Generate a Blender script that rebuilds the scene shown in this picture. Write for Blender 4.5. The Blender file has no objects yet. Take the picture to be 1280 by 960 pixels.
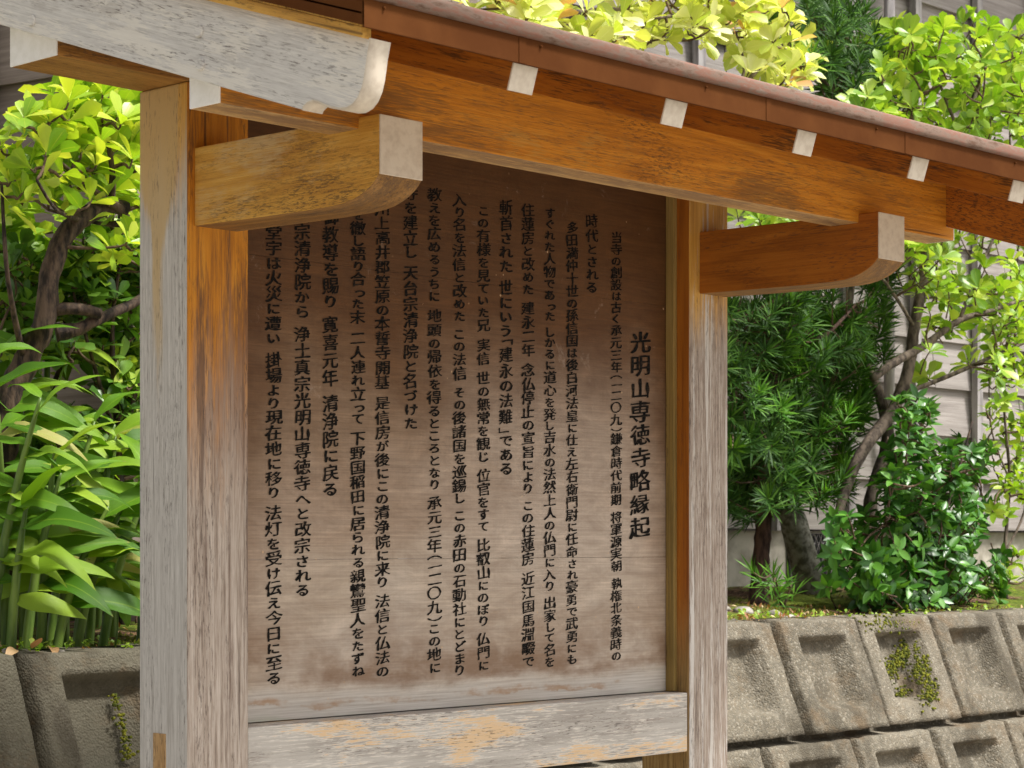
import bpy, bmesh, math, random
import numpy as np
from mathutils import Vector, Matrix, noise as mnoise

SC = bpy.context.scene
COL = SC.collection
rnd = random.Random(7)

# ---------------------------------------------------------------- camera
CAM_A = math.radians(46.7)
CAM_P = Vector((-2.034, -2.581, 1.5))
cA, sA = math.cos(CAM_A), math.sin(CAM_A)
cam_d = bpy.data.cameras.new('camera')
cam = bpy.data.objects.new('camera', cam_d)
COL.objects.link(cam)
cam.location = CAM_P
cam.rotation_euler = (math.radians(90), 0, -CAM_A)
cam_d.sensor_width = 36.0
cam_d.lens = 2727 / 1280 * 36.0
cam_d.shift_y = 200 / 1280
cam_d.clip_start = 0.05
cam_d.clip_end = 2000
cam_d.dof.use_dof = True
cam_d.dof.focus_distance = 3.65
cam_d.dof.aperture_fstop = 22.0
SC.camera = cam

# ---------------------------------------------------------------- light
SUN_DIR = Vector((0.28, -0.55, 1.05)).normalized()      # towards the sun
SUN_EL = math.asin(SUN_DIR.z)
SUN_AZ = math.atan2(SUN_DIR.x, SUN_DIR.y)
world = bpy.data.worlds.new('World')
SC.world = world
world.use_nodes = True
wn = world.node_tree
wn.nodes.clear()
w_out = wn.nodes.new('ShaderNodeOutputWorld')
w_bg = wn.nodes.new('ShaderNodeBackground')
w_sky = wn.nodes.new('ShaderNodeTexSky')
w_sky.sky_type = 'NISHITA'
w_sky.sun_disc = False
w_sky.sun_elevation = SUN_EL
w_sky.sun_rotation = SUN_AZ
w_sky.air_density = 1.0
w_sky.dust_density = 5.0
w_sky.ozone_density = 1.0
w_bg.inputs['Strength'].default_value = 0.10
w_hsv = wn.nodes.new('ShaderNodeHueSaturation')          # thin cloud: the sky loses its blue
w_hsv.inputs['Saturation'].default_value = 0.12
wn.links.new(w_sky.outputs[0], w_hsv.inputs['Color'])
wn.links.new(w_hsv.outputs[0], w_bg.inputs['Color'])
wn.links.new(w_bg.outputs[0], w_out.inputs['Surface'])

sun_d = bpy.data.lights.new('sun', 'SUN')
sun_d.energy = 3.0
sun_d.angle = math.radians(10)
sun_d.color = (1.0, 0.96, 0.9)
sun = bpy.data.objects.new('sun', sun_d)
COL.objects.link(sun)
sun.rotation_euler = SUN_DIR.to_track_quat('Z', 'Y').to_euler()

SC.view_settings.view_transform = 'Standard'
SC.view_settings.look = 'None'
SC.view_settings.exposure = 0.87
SC.view_settings.gamma = 1.0
SC.view_settings.use_curve_mapping = False
SC.render.engine = 'CYCLES'
SC.cycles.max_bounces = 8
SC.cycles.transparent_max_bounces = 8


# ---------------------------------------------------------------- helpers
def at(px, py, Y=None, X=None, Z=None):
    """point of the place seen at photo pixel (px, py) on the plane X=, Y= or Z="""
    u = (px - 640) / 2727.0
    v = (680 - py) / 2727.0
    d = Vector((u * cA + sA, -u * sA + cA, v))
    if Y is not None:
        t = (Y - CAM_P.y) / d.y
    elif X is not None:
        t = (X - CAM_P.x) / d.x
    else:
        t = (Z - CAM_P.z) / d.z
    return CAM_P + d * t


def proj(p):
    r = (p[0] - CAM_P.x) * cA - (p[1] - CAM_P.y) * sA
    d = (p[0] - CAM_P.x) * sA + (p[1] - CAM_P.y) * cA
    return 640 + 2727 * r / d, 680 - 2727 * (p[2] - CAM_P.z) / d, d


def tag(o, label=None, cat=None, group=None, kind=None):
    if label:
        o['label'] = label
    if cat:
        o['category'] = cat
    if group:
        o['group'] = group
    if kind:
        o['kind'] = kind
    return o


def empty(name, loc=(0, 0, 0)):
    o = bpy.data.objects.new(name, None)
    o.empty_display_size = 0.1
    o.location = loc
    COL.objects.link(o)
    return o


def link(name, me, mats, parent=None, world_coords=True, smooth=False):
    """link a mesh; geometry in world coordinates is kept there under its parent"""
    o = bpy.data.objects.new(name, me)
    COL.objects.link(o)
    if mats is not None:
        if not isinstance(mats, (list, tuple)):
            mats = [mats]
        if not len(me.materials):
            for m in mats:
                me.materials.append(m)
    if smooth:
        me.polygons.foreach_set('use_smooth', [True] * len(me.polygons))
    if parent is not None:
        o.parent = parent
        if world_coords:
            w = parent_world(parent)
            o.matrix_parent_inverse = w.inverted()
    return o


def parent_world(p):
    m = Matrix.Translation(p.location)
    while p.parent is not None:
        m = Matrix.Identity(4)          # sub-parts hang from parts whose world matrix is the identity
        break
    return m


def mesh_from(name, verts, faces):
    me = bpy.data.meshes.new(name)
    me.from_pydata([tuple(v) for v in verts], [], [tuple(f) for f in faces])
    me.update()
    return me


def bevel_mesh(me, w, seg=2):
    bm = bmesh.new()
    bm.from_mesh(me)
    bmesh.ops.recalc_face_normals(bm, faces=bm.faces)
    if w > 0:
        ed = [e for e in bm.edges if len(e.link_faces) == 2 and e.calc_face_angle(0) > 0.5]
        bmesh.ops.bevel(bm, geom=ed, offset=w, segments=seg, profile=0.6, affect='EDGES')
    bm.to_mesh(me)
    bm.free()
    return me


def box_mesh(name, x0, x1, y0, y1, z0, z1, bev=0.002, seg=2):
    v = [(x, y, z) for x in (x0, x1) for y in (y0, y1) for z in (z0, z1)]
    f = [(0, 1, 3, 2), (4, 6, 7, 5), (0, 4, 5, 1), (2, 3, 7, 6), (0, 2, 6, 4), (1, 5, 7, 3)]
    return bevel_mesh(mesh_from(name, v, f), bev, seg)


def prism_x(name, pts, x0, x1, bev=0.002):
    """(Y, Z) outline pushed along X"""
    n = len(pts)
    v = [(x0, y, z) for y, z in pts] + [(x1, y, z) for y, z in pts]
    f = [tuple(range(n)), tuple(range(2 * n - 1, n - 1, -1))]
    f += [(i, (i + 1) % n, (i + 1) % n + n, i + n) for i in range(n)]
    return bevel_mesh(mesh_from(name, v, f), bev)


def strip_x(name, pts, x0, x1, t, bev=0.0):
    """a thin coat following an open (Y, Z) outline, t thick on its outer side"""
    out = []
    for i, (y, z) in enumerate(pts):
        a = pts[max(i - 1, 0)]
        b = pts[min(i + 1, len(pts) - 1)]
        d = Vector((b[0] - a[0], b[1] - a[1])).normalized()
        out.append((y + d.y * t, z - d.x * t))
    return prism_x(name, list(pts) + out[::-1], x0, x1, bev)


def tube(path, radii, nseg=8, jitter=0.0, rg=rnd, cap=True):
    """tapered tube along a polyline (returns verts, faces)"""
    V, F = [], []
    path = [Vector(p) for p in path]
    n = len(path)
    ref = Vector((0.3, 0.9, 0.2))
    for i, p in enumerate(path):
        d = (path[min(i + 1, n - 1)] - path[max(i - 1, 0)]).normalized()
        a = d.cross(ref)
        if a.length < 1e-3:
            a = d.cross(Vector((1, 0, 0)))
        a.normalize()
        b = d.cross(a)
        for k in range(nseg):
            t = 2 * math.pi * k / nseg
            r = radii[i] * (1 + jitter * (rg.random() - 0.5) * 2)
            V.append(p + a * (math.cos(t) * r) + b * (math.sin(t) * r))
    for i in range(n - 1):
        for k in range(nseg):
            k2 = (k + 1) % nseg
            F.append((i * nseg + k, i * nseg + k2, (i + 1) * nseg + k2, (i + 1) * nseg + k))
    if cap:
        F.append(tuple(range(nseg))[::-1])
        F.append(tuple(range((n - 1) * nseg, n * nseg)))
    return V, F


def merge(parts):
    V, F = [], []
    for v, f in parts:
        o = len(V)
        V += list(v)
        F += [tuple(i + o for i in q) for q in f]
    return V, F


def smooth_path(pts, sub=4):
    """Catmull-Rom through (Vector, radius) pairs"""
    P = [Vector(p) for p, r in pts]
    R = [r for p, r in pts]
    out, rad = [], []
    n = len(P)
    for i in range(n - 1):
        p0, p1, p2, p3 = P[max(i - 1, 0)], P[i], P[i + 1], P[min(i + 2, n - 1)]
        for s in range(sub):
            t = s / sub
            out.append(0.5 * ((2 * p1) + (p2 - p0) * t + (2 * p0 - 5 * p1 + 4 * p2 - p3) * t * t
                              + (3 * p1 - p0 - 3 * p2 + p3) * t ** 3))
            rad.append(R[i] * (1 - t) + R[i + 1] * t)
    out.append(P[-1])
    rad.append(R[-1])
    return out, rad


# ---------------------------------------------------------------- materials
class NT:
    def __init__(self, name):
        self.m = bpy.data.materials.new(name)
        self.m.use_nodes = True
        self.t = self.m.node_tree
        self.t.nodes.clear()
        self.out = self.t.nodes.new('ShaderNodeOutputMaterial')
        self.tc = self.t.nodes.new('ShaderNodeTexCoord')

    def n(self, kind, **kw):
        nd = self.t.nodes.new(kind)
        for k, v in kw.items():
            setattr(nd, k, v)
        return nd

    def put(self, sock, v):
        if isinstance(v, bpy.types.NodeSocket):
            self.t.links.new(v, sock)
        elif isinstance(v, (tuple, list)):
            if len(v) == 3 and len(sock.default_value) == 4:
                v = (*v, 1)
            sock.default_value = v
        else:
            sock.default_value = v

    def coords(self, scale=(1, 1, 1), rot=(0, 0, 0), loc=(0, 0, 0), kind='Object'):
        src = self.tc.outputs[kind]
        if any(rot):
            r = self.n('ShaderNodeMapping')
            self.put(r.inputs['Vector'], src)
            r.inputs['Rotation'].default_value = rot
            src = r.outputs[0]
        m = self.n('ShaderNodeMapping')
        self.put(m.inputs['Vector'], src)
        m.inputs['Scale'].default_value = scale
        m.inputs['Location'].default_value = loc
        return m.outputs[0]

    def noise(self, vec, scale=1.0, detail=4.0, rough=0.55, dist=0.0):
        nd = self.n('ShaderNodeTexNoise')
        self.put(nd.inputs['Vector'], vec)
        nd.inputs['Scale'].default_value = scale
        nd.inputs['Detail'].default_value = detail
        nd.inputs['Roughness'].default_value = rough
        nd.inputs['Distortion'].default_value = dist
        return nd.outputs['Fac']

    def voro(self, vec, scale, out='Distance', feature='F1', rand=1.0):
        nd = self.n('ShaderNodeTexVoronoi', feature=feature)
        self.put(nd.inputs['Vector'], vec)
        nd.inputs['Scale'].default_value = scale
        nd.inputs['Randomness'].default_value = rand
        return nd.outputs[out]

    def math(self, op, a, b=0.0, c=None, clamp=False):
        nd = self.n('ShaderNodeMath', operation=op)
        nd.use_clamp = clamp
        self.put(nd.inputs[0], a)
        self.put(nd.inputs[1], b)
        if c is not None:
            self.put(nd.inputs[2], c)
        return nd.outputs[0]

    def sstep(self, x, a, b, lo=0.0, hi=1.0):
        nd = self.n('ShaderNodeMapRange', interpolation_type='SMOOTHSTEP')
        self.put(nd.inputs['Value'], x)
        nd.inputs['From Min'].default_value = a
        nd.inputs['From Max'].default_value = b
        nd.inputs['To Min'].default_value = lo
        nd.inputs['To Max'].default_value = hi
        return nd.outputs[0]

    def ramp(self, x, stops):
        nd = self.n('ShaderNodeValToRGB')
        self.put(nd.inputs[0], x)
        el = nd.color_ramp.elements
        while len(el) < len(stops):
            el.new(0.5)
        for e, (p, c) in zip(el, stops):
            e.position = p
            e.color = (*c, 1)
        return nd.outputs[0]

    def mix(self, f, a, b, mode='MIX'):
        nd = self.n('ShaderNodeMix', data_type='RGBA', blend_type=mode)
        nd.clamp_factor = True
        self.put(nd.inputs[0], f)
        self.put(nd.inputs[6], a)
        self.put(nd.inputs[7], b)
        return nd.outputs[2]

    def xyz(self):
        nd = self.n('ShaderNodeSeparateXYZ')
        self.put(nd.inputs[0], self.tc.outputs['Object'])
        return nd.outputs

    def bump(self, h, strength=0.3, dist=0.002, normal=None):
        nd = self.n('ShaderNodeBump')
        self.put(nd.inputs['Height'], h)
        nd.inputs['Strength'].default_value = strength
        nd.inputs['Distance'].default_value = dist
        if normal is not None:
            self.put(nd.inputs['Normal'], normal)
        return nd.outputs[0]

    def bsdf(self, color, rough=0.7, spec=0.4, normal=None, metal=0.0):
        b = self.n('ShaderNodeBsdfPrincipled')
        self.put(b.inputs['Base Color'], color)
        self.put(b.inputs['Roughness'], rough)
        self.put(b.inputs['Specular IOR Level'], spec)
        self.put(b.inputs['Metallic'], metal)
        if normal is not None:
            self.put(b.inputs['Normal'], normal)
        return b.outputs[0]

    def done(self, shader):
        self.t.links.new(shader, self.out.inputs['Surface'])
        return self.m


SL = math.atan(0.323)


def wood(name, axis, cols, weather=None, specks=None, extra=None, seed=0.0, rough=0.62, bump=0.5, ring=9, rotx=0.0, pits=0.8):
    """axis: grain direction. cols: (dark, mid, light) of the stained wood.
    weather: f(n, xyz, fibre) -> (mask, colour) bleaching laid over the stain"""
    n = NT(name)
    ax = {'X': (1, 0, 0), 'Y': (0, 1, 0), 'Z': (0, 0, 1)}[axis]
    def sc(along, across):
        return tuple(along if a else across for a in ax)
    rot = (rotx, 0, 0)
    loc = (seed, seed * 1.7, seed * 0.6)
    fib = n.noise(n.coords(sc(5.5, 230), rot, loc), 1, 5, 0.68)
    fib2 = n.noise(n.coords(sc(26, 520), rot, loc), 1, 3, 0.65)
    big = n.noise(n.coords(sc(0.7, 7), rot, loc), 1, 2, 0.5, 0.6)
    rings = n.math('SINE', n.math('MULTIPLY', big, ring * 6.28))
    rings = n.math('MULTIPLY_ADD', rings, 0.5, 0.5)
    blot = n.noise(n.coords(sc(3.5, 9), rot, loc), 1, 5, 0.6)
    f = n.math('ADD', n.math('MULTIPLY', fib, 0.55), n.math('MULTIPLY', rings, 0.10))
    f = n.math('ADD', f, n.math('MULTIPLY', blot, 0.30))
    col = n.ramp(f, [(0.30, cols[0]), (0.50, cols[1]), (0.72, cols[2])])
    X = n.xyz()
    if specks:
        # dark mould specks in the grain
        amount, scol = specks
        s = n.noise(n.coords(sc(70, 420), rot, loc), 1, 3, 0.75)
        patch = n.noise(n.coords(sc(3.2, 7), rot, tuple(q + 9 for q in loc)), 1, 4, 0.6)
        m = n.math('MULTIPLY', n.sstep(s, 0.50, 0.58), n.sstep(patch, 0.62 - amount * 0.3, 0.78 - amount * 0.3))
        col = n.mix(n.math('MULTIPLY', m, 0.8), col, scol)
    if weather:
        for w in (weather if isinstance(weather, list) else [weather]):
            mask, wc = w(n, X, fib, fib2, rot, loc, sc)
            col = n.mix(mask, col, wc)
    crack = n.noise(n.coords(sc(1.6, 95), rot, tuple(q + 4 for q in loc)), 1, 2, 0.5)
    crk = n.sstep(crack, 0.70, 0.76)
    col = n.mix(n.math('MULTIPLY', crk, 0.6), col, (0.05, 0.03, 0.02))
    pit = n.noise(n.coords(sc(45, 380), rot, tuple(q + 2 for q in loc)), 1, 3, 0.7)
    pitp = n.noise(n.coords(sc(2.5, 30), rot, tuple(q + 6 for q in loc)), 1, 3, 0.6)
    pm = n.math('MULTIPLY', n.sstep(pit, 0.54, 0.64), n.sstep(pitp, 0.42, 0.60))
    col = n.mix(n.math('MULTIPLY', pm, pits), col, n.mix(0.75, col, (0.06, 0.035, 0.025)))
    h = n.math('ADD', n.math('MULTIPLY', fib, 0.7), n.math('MULTIPLY', fib2, 0.5))
    h = n.math('SUBTRACT', h, n.math('MULTIPLY', pm, 0.6))
    h = n.math('SUBTRACT', h, n.math('MULTIPLY', crk, 1.2))
    nor = n.bump(h, bump, 0.0025)
    rr = n.math('MULTIPLY_ADD', fib, 0.25, rough - 0.12)
    return n.done(n.bsdf(col, rr, 0.3, nor))


ORANGE = ((0.36, 0.130, 0.012), (0.62, 0.245, 0.020), (0.74, 0.36, 0.045))
REDOR = ((0.20, 0.055, 0.006), (0.36, 0.115, 0.010), (0.46, 0.17, 0.018))
YELO = ((0.42, 0.20, 0.035), (0.64, 0.35, 0.07), (0.76, 0.48, 0.14))
GREY1, GREY2, GREY3 = (0.24, 0.22, 0.20), (0.46, 0.44, 0.41), (0.66, 0.65, 0.62)


def grey_of(n, fib, fib2, c=(GREY1, GREY2, GREY3)):
    return n.ramp(n.math('MULTIPLY_ADD', fib2, 0.4, n.math('MULTIPLY', fib, 0.6)), [(0.34, c[0]), (0.47, c[1]), (0.62, c[2])])


def w_all(cols=(GREY1, GREY2, GREY3)):
    def w(n, X, fib, fib2, rot, loc, sc):
        return 1.0, grey_of(n, fib, fib2, cols)
    return w


def w_z(z0, z1, wob=0.5, cols=(GREY1, GREY2, GREY3), along=1.2, across=26, hi=1.0):
    """bleached below z0, stained above z1, with ragged streaks between"""
    def w(n, X, fib, fib2, rot, loc, sc):
        s = n.noise(n.coords(sc(along, across), rot, loc), 1, 5, 0.6)
        s = n.math('MULTIPLY_ADD', fib, 0.5, n.math('MULTIPLY', s, 0.6))
        q = n.math('ADD', X[2], n.math('MULTIPLY', n.math('SUBTRACT', s, 0.55), wob * 2))
        return n.sstep(q, z0, z1, hi, 0.0), grey_of(n, fib, fib2, cols)
    return w


def w_patch(thr, width, col, along=3, across=9, off=3.3, amt=1.0, fibre=0.3):
    def w(n, X, fib, fib2, rot, loc, sc):
        s = n.noise(n.coords(sc(along, across), rot, tuple(q + off for q in loc)), 1, 6, 0.62)
        s = n.math('MULTIPLY_ADD', n.math('SUBTRACT', fib2, 0.5), fibre, s)
        m = n.sstep(s, thr, thr + width, 0.0, amt)
        return m, col
    return w


def w_yband(y0, half, z0, z1, col):
    """a paler stained streak down the middle of a face"""
    def w(n, X, fib, fib2, rot, loc, sc):
        s = n.noise(n.coords((1, 1, 3.2), rot, loc), 1, 2, 0.5)
        s3 = n.noise(n.coords((1, 90, 4), rot, loc), 1, 4, 0.7)
        d = n.math('ABSOLUTE', n.math('SUBTRACT', X[1], n.math('MULTIPLY_ADD', s, 0.02, y0 - 0.010)))
        d = n.math('ADD', d, n.math('MULTIPLY', n.math('SUBTRACT', s3, 0.5), 0.035))
        hw = n.math('ADD', n.sstep(X[2], 1.92, 2.10, 0.011, half), n.sstep(X[2], z0 - .05, z0 + .15, -0.012, 0.0))
        m = n.math('LESS_THAN', d, hw)
        m2 = n.sstep(n.math('SUBTRACT', d, hw), -0.006, 0.006, 0.85, 0.0)
        m2 = n.math('MULTIPLY', m2, n.sstep(X[2], z0 - 0.1, z0 + 0.25))
        return m2, col
    return w


GREYW = ((0.34, 0.31, 0.275), (0.50, 0.475, 0.44), (0.65, 0.625, 0.585))
GREYP = ((0.17, 0.12, 0.09), (0.39, 0.32, 0.265), (0.56, 0.49, 0.43))
GREYB = ((0.10, 0.07, 0.05), (0.33, 0.26, 0.21), (0.55, 0.49, 0.43))

M = {}
M['post_side'] = wood('weathered post outer side', 'Z', YELO,
                      [w_z(1.98, 2.14, 0.16, GREYW), w_yband(0.070, 0.050, 1.70, 2.1, (0.56, 0.39, 0.17))], seed=1, bump=0.35)
M['post_front_left'] = wood('stained post front', 'Z', ORANGE,
                            [w_patch(0.50, 0.14, (0.14, 0.06, 0.03), 2.2, 14, 5.1, 0.75),
                             w_z(1.48, 1.86, 0.30, GREYP), w_patch(0.56, 0.08, (0.12, 0.065, 0.04), 1.5, 60, 8.0, 0.7)], seed=2)
M['post_front_right'] = wood('bleached post front', 'Z', YELO,
                             [w_z(1.86, 2.00, 0.14, GREYB, 1.2, 40), w_patch(0.55, 0.08, (0.62, 0.59, 0.55), 1.4, 60, 3.1, 0.9)], seed=3)
M['post_inner'] = wood('orange post inner side', 'Z', REDOR, [w_patch(0.56, 0.1, (0.50, 0.20, 0.03), 1.2, 22, 1.1, 0.8),
                       w_z(1.22, 1.45, 0.15, ((0.12, 0.08, 0.03), (0.28, 0.17, 0.06), (0.40, 0.28, 0.12)))], seed=4)
M['bracket_left'] = wood('yellow orange bracket wood', 'Y', ((0.42, 0.19, 0.025), (0.62, 0.33, 0.055), (0.72, 0.46, 0.13)),
                         [w_patch(0.50, 0.2, (0.60, 0.45, 0.24), 5, 9, 2.0, 0.7)], specks=(0.66, (0.16, 0.09, 0.03)), seed=5, pits=0.5)
M['bracket_right'] = wood('red orange bracket wood', 'Y', ((0.22, 0.065, 0.008), (0.38, 0.125, 0.013), (0.48, 0.18, 0.022)),
                          specks=(0.15, (0.07, 0.03, 0.015)), seed=6, bump=0.3)
M['bracket_under'] = wood('dark brown bracket underside', 'Y', ((0.13, 0.060, 0.016), (0.29, 0.145, 0.038), (0.42, 0.24, 0.085)), [w_patch(0.5, 0.1, (0.12, 0.07, 0.035), 6, 26, 2.4, 0.6, 0.8)], seed=25)  # darker brown than the bracket sides, for the downward faces
M['purlin'] = wood('orange purlin wood', 'X', ORANGE,
                   [w_patch(0.535, 0.13, (0.17, 0.090, 0.032), 2.0, 7, 1.0, 0.68, 0.45),
                    w_patch(0.60, 0.1, (0.56, 0.30, 0.06), 4, 10, 6.0, 0.6)], specks=(0.42, (0.14, 0.065, 0.02)), seed=7, pits=0.5)
M['tie'] = wood('tie beam wood', 'X', ((0.20, 0.09, 0.02), (0.42, 0.21, 0.05), (0.55, 0.32, 0.09)), specks=(0.4, (0.1, 0.07, 0.04)), seed=8)
M['rafter'] = wood('dark red rafter wood', 'Y', REDOR, [w_patch(0.50, 0.12, (0.06, 0.022, 0.008), 5, 12, 2.2, 0.8, 0.8)],
                   seed=9, rotx=-SL)
M['barge'] = wood('bleached bargeboard', 'Y', ORANGE,
                  [w_all(((0.44, 0.415, 0.385), (0.60, 0.58, 0.55), (0.72, 0.70, 0.66))),
                   w_patch(0.50, 0.07, (0.78, 0.74, 0.66), 7, 26, 1.2, 0.6, 0.5),
                   w_patch(0.60, 0.10, (0.40, 0.37, 0.34), 5, 18, 7.7, 0.6, 0.5)], seed=10, rotx=-SL, bump=0.35)
M['barge_in'] = wood('stained bargeboard', 'Y', ((0.24, 0.070, 0.008), (0.42, 0.135, 0.013), (0.52, 0.20, 0.022)),
                     specks=(0.7, (0.07, 0.03, 0.015)), seed=11, rotx=-SL)
M['deck'] = wood('yellow roof board wood', 'X', YELO, specks=(0.3, (0.15, 0.09, 0.03)), seed=12)
M['deck_y'] = wood('yellow edge board wood', 'Y', YELO, specks=(0.3, (0.15, 0.09, 0.03)), seed=22, rotx=-SL)
M['under'] = wood('pale underside wood', 'X', ((0.33, 0.17, 0.06), (0.50, 0.30, 0.12), (0.62, 0.42, 0.20)),
                  [w_patch(0.5, 0.1, (0.20, 0.12, 0.07), 4, 20, 2.4, 0.7, 0.8)], seed=13)
M['sill'] = wood('peeling sill beam wood', 'X', ((0.30, 0.27, 0.24), (0.46, 0.43, 0.39), (0.57, 0.54, 0.50)),
                 [w_patch(0.56, 0.10, (0.24, 0.19, 0.16), 6, 30, 2.0, 0.5, 1.1),
                  w_patch(0.50, 0.06, (0.68, 0.64, 0.58), 4.5, 13, 5.2, 0.8, 0.9),
                  w_patch(0.565, 0.05, (0.70, 0.47, 0.24), 4.5, 13, 5.2, 0.8, 0.5)], seed=15)
M['strip'] = wood('green tinged batten wood', 'Z', ((0.14, 0.10, 0.03), (0.30, 0.20, 0.06), (0.45, 0.32, 0.12)), seed=16)
M['plug'] = wood('pale plug wood', 'Z', ((0.30, 0.16, 0.06), (0.52, 0.33, 0.15), (0.66, 0.48, 0.27)), seed=17)


def board_mat(seed):
    n = NT('weathered signboard planks')
    X = n.xyz()
    loc = (seed, seed, seed)
    fib = n.noise(n.coords((5, 1, 260), (0, 0, 0), loc), 1, 4, 0.65)
    fine = n.noise(n.coords((60, 20, 500), (0, 0, 0), loc), 1, 3, 0.6)
    cloud = n.noise(n.coords((3.2, 1, 6.5), (0, 0, 0), loc), 1, 6, 0.6, 0.4)
    weave = n.noise(n.coords((200, 1, 26), (0, 0, 0), loc), 1, 2, 0.6)
    # bleaching grows towards the foot; roof shade is painted into the dark top
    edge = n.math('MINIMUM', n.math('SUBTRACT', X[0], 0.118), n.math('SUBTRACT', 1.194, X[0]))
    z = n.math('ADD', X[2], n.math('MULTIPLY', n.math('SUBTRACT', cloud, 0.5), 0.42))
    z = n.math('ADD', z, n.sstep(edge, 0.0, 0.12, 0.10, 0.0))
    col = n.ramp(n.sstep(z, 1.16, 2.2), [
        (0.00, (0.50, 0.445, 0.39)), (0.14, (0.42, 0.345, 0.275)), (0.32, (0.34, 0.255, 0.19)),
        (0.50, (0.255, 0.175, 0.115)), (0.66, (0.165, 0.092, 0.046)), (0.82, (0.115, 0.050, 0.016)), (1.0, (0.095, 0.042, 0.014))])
    cen = n.math('ABSOLUTE', n.math('SUBTRACT', X[0], 0.86))
    cz = n.math('ABSOLUTE', n.math('SUBTRACT', X[2], 1.58))
    pale = n.math('MULTIPLY', n.sstep(n.math('MULTIPLY_ADD', cloud, 0.4, cen), 0.2, 0.65, 0.55, 0.0), n.sstep(cz, 0.05, 0.32, 1.0, 0.0))
    col = n.mix(pale, col, (0.50, 0.43, 0.37))
    # fibre tone
    col = n.mix(0.4, col, n.ramp(fib, [(0.3, (0.30, 0.28, 0.26)), (0.5, (0.5, 0.5, 0.5)), (0.7, (0.72, 0.72, 0.70))]), 'OVERLAY')
    col = n.mix(0.10, col, n.ramp(weave, [(0.35, (0.38, 0.38, 0.38)), (0.65, (0.62, 0.62, 0.62))]), 'OVERLAY')
    mott = n.noise(n.coords((9, 1, 26), (0, 0, 0), loc), 1, 7, 0.72, 0.8)
    col = n.mix(0.6, col, n.ramp(mott, [(0.30, (0.32, 0.28, 0.25)), (0.5, (0.5, 0.49, 0.48)), (0.68, (0.70, 0.69, 0.68))]), 'OVERLAY')
    # pale scuffs and specks
    sc1 = n.noise(n.coords((8, 1, 8), (0, 0, 0), (3 + seed, 0, 5)), 1, 8, 0.78, 1.6)
    col = n.mix(n.sstep(sc1, 0.60, 0.72, 0, 0.22), col, (0.62, 0.52, 0.43))
    vs = n.voro(n.coords((1, 1, 1)), 34)
    col = n.mix(n.math('MULTIPLY', n.sstep(vs, 0.05, 0.09, 0.8, 0), n.sstep(sc1, 0.50, 0.57)), col, (0.62, 0.42, 0.24))
    # brown tide marks near the foot
    tn = n.noise(n.coords((2.2, 1, 2)), 1, 3, 0.5)
    tn2 = n.noise(n.coords((14, 1, 30)), 1, 6, 0.7)
    tide = n.math('ADD', X[2], n.math('MULTIPLY', n.math('SUBTRACT', tn, 0.5), 0.10))
    tide = n.math('ADD', tide, n.math('MULTIPLY', n.math('SUBTRACT', tn2, 0.5), 0.035))
    brk = n.noise(n.coords((5, 1, 9), loc=(2, 0, 7)), 1, 5, 0.65)
    t1 = n.math('MULTIPLY', n.sstep(tide, 1.268, 1.292), n.sstep(tide, 1.30, 1.43, 1.0, 0.0))
    col = n.mix(n.math('MULTIPLY', t1, n.sstep(brk, 0.35, 0.62, 0.15, 0.85)), col, (0.19, 0.105, 0.055))
    below = n.sstep(tide, 1.255, 1.285, 1.0, 0.0)
    col = n.mix(n.math('MULTIPLY', below, 0.8), col, n.ramp(fib, [(0.32, (0.37, 0.33, 0.29)), (0.6, (0.55, 0.52, 0.48))]))
    t2 = n.math('MULTIPLY', n.sstep(tide, 1.246, 1.251), n.sstep(tide, 1.254, 1.264, 1.0, 0.0))
    col = n.mix(n.math('MULTIPLY', t2, n.sstep(brk, 0.46, 0.60, 0, 0.75)), col, (0.34, 0.19, 0.09))
    gr = n.sstep(tide, 1.222, 1.236, 0.5, 0.0)
    col = n.mix(gr, col, (0.42, 0.43, 0.33))
    h = n.math('ADD', n.math('MULTIPLY', fib, 0.7), n.math('MULTIPLY', fine, 0.5))
    return n.done(n.bsdf(col, 0.6, 0.3, n.bump(h, 0.4, 0.0015)))


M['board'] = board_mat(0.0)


def simple(name, c1, c2, scale=30, rough=0.6, bump=0.1, spec=0.4, metal=0.0, dist=0.002, coords=(1, 1, 1), w=(0.4, 0.6)):
    n = NT(name)
    f = n.noise(n.coords(coords), scale, 5, 0.6)
    col = n.ramp(f, [(w[0], c1), (w[1], c2)])
    return n.done(n.bsdf(col, rough, spec, n.bump(f, bump, dist), metal))


M['cream'] = simple('aged cream end paint', (0.56, 0.48, 0.385), (0.66, 0.585, 0.48), 70, 0.8, 0.2, w=(0.34, 0.56))
M['white'] = simple('chalky white end paint', (0.84, 0.83, 0.80), (0.90, 0.89, 0.87), 60, 0.75, 0.15)
M['ink'] = simple('black brush ink', (0.004, 0.0035, 0.003), (0.050, 0.033, 0.022), 1, 0.85, 0.05, 0.2, coords=(40, 1, 260), w=(0.5, 0.78))
M['metal'] = simple('brown painted roof metal', (0.082, 0.027, 0.007), (0.112, 0.040, 0.011), 6, 0.8, 0.02, 0.05)
M['metal_gable'] = M['metal']


def nose_mat():
    n = NT('faded roof edge paint')
    a = n.noise(n.coords((9, 20, 40)), 1, 7, 0.75)
    b = n.noise(n.coords((30, 60, 90)), 1, 4, 0.7)
    f = n.math('MULTIPLY_ADD', b, 0.35, n.math('MULTIPLY', a, 0.65))
    col = n.ramp(f, [(0.40, (0.13, 0.07, 0.045)), (0.48, (0.22, 0.155, 0.12)), (0.55, (0.24, 0.115, 0.08)), (0.62, (0.24, 0.18, 0.145))])
    return n.done(n.bsdf(col, 0.7, 0.2, n.bump(b, 0.3, 0.001)))


M['nose'] = nose_mat()


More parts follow.
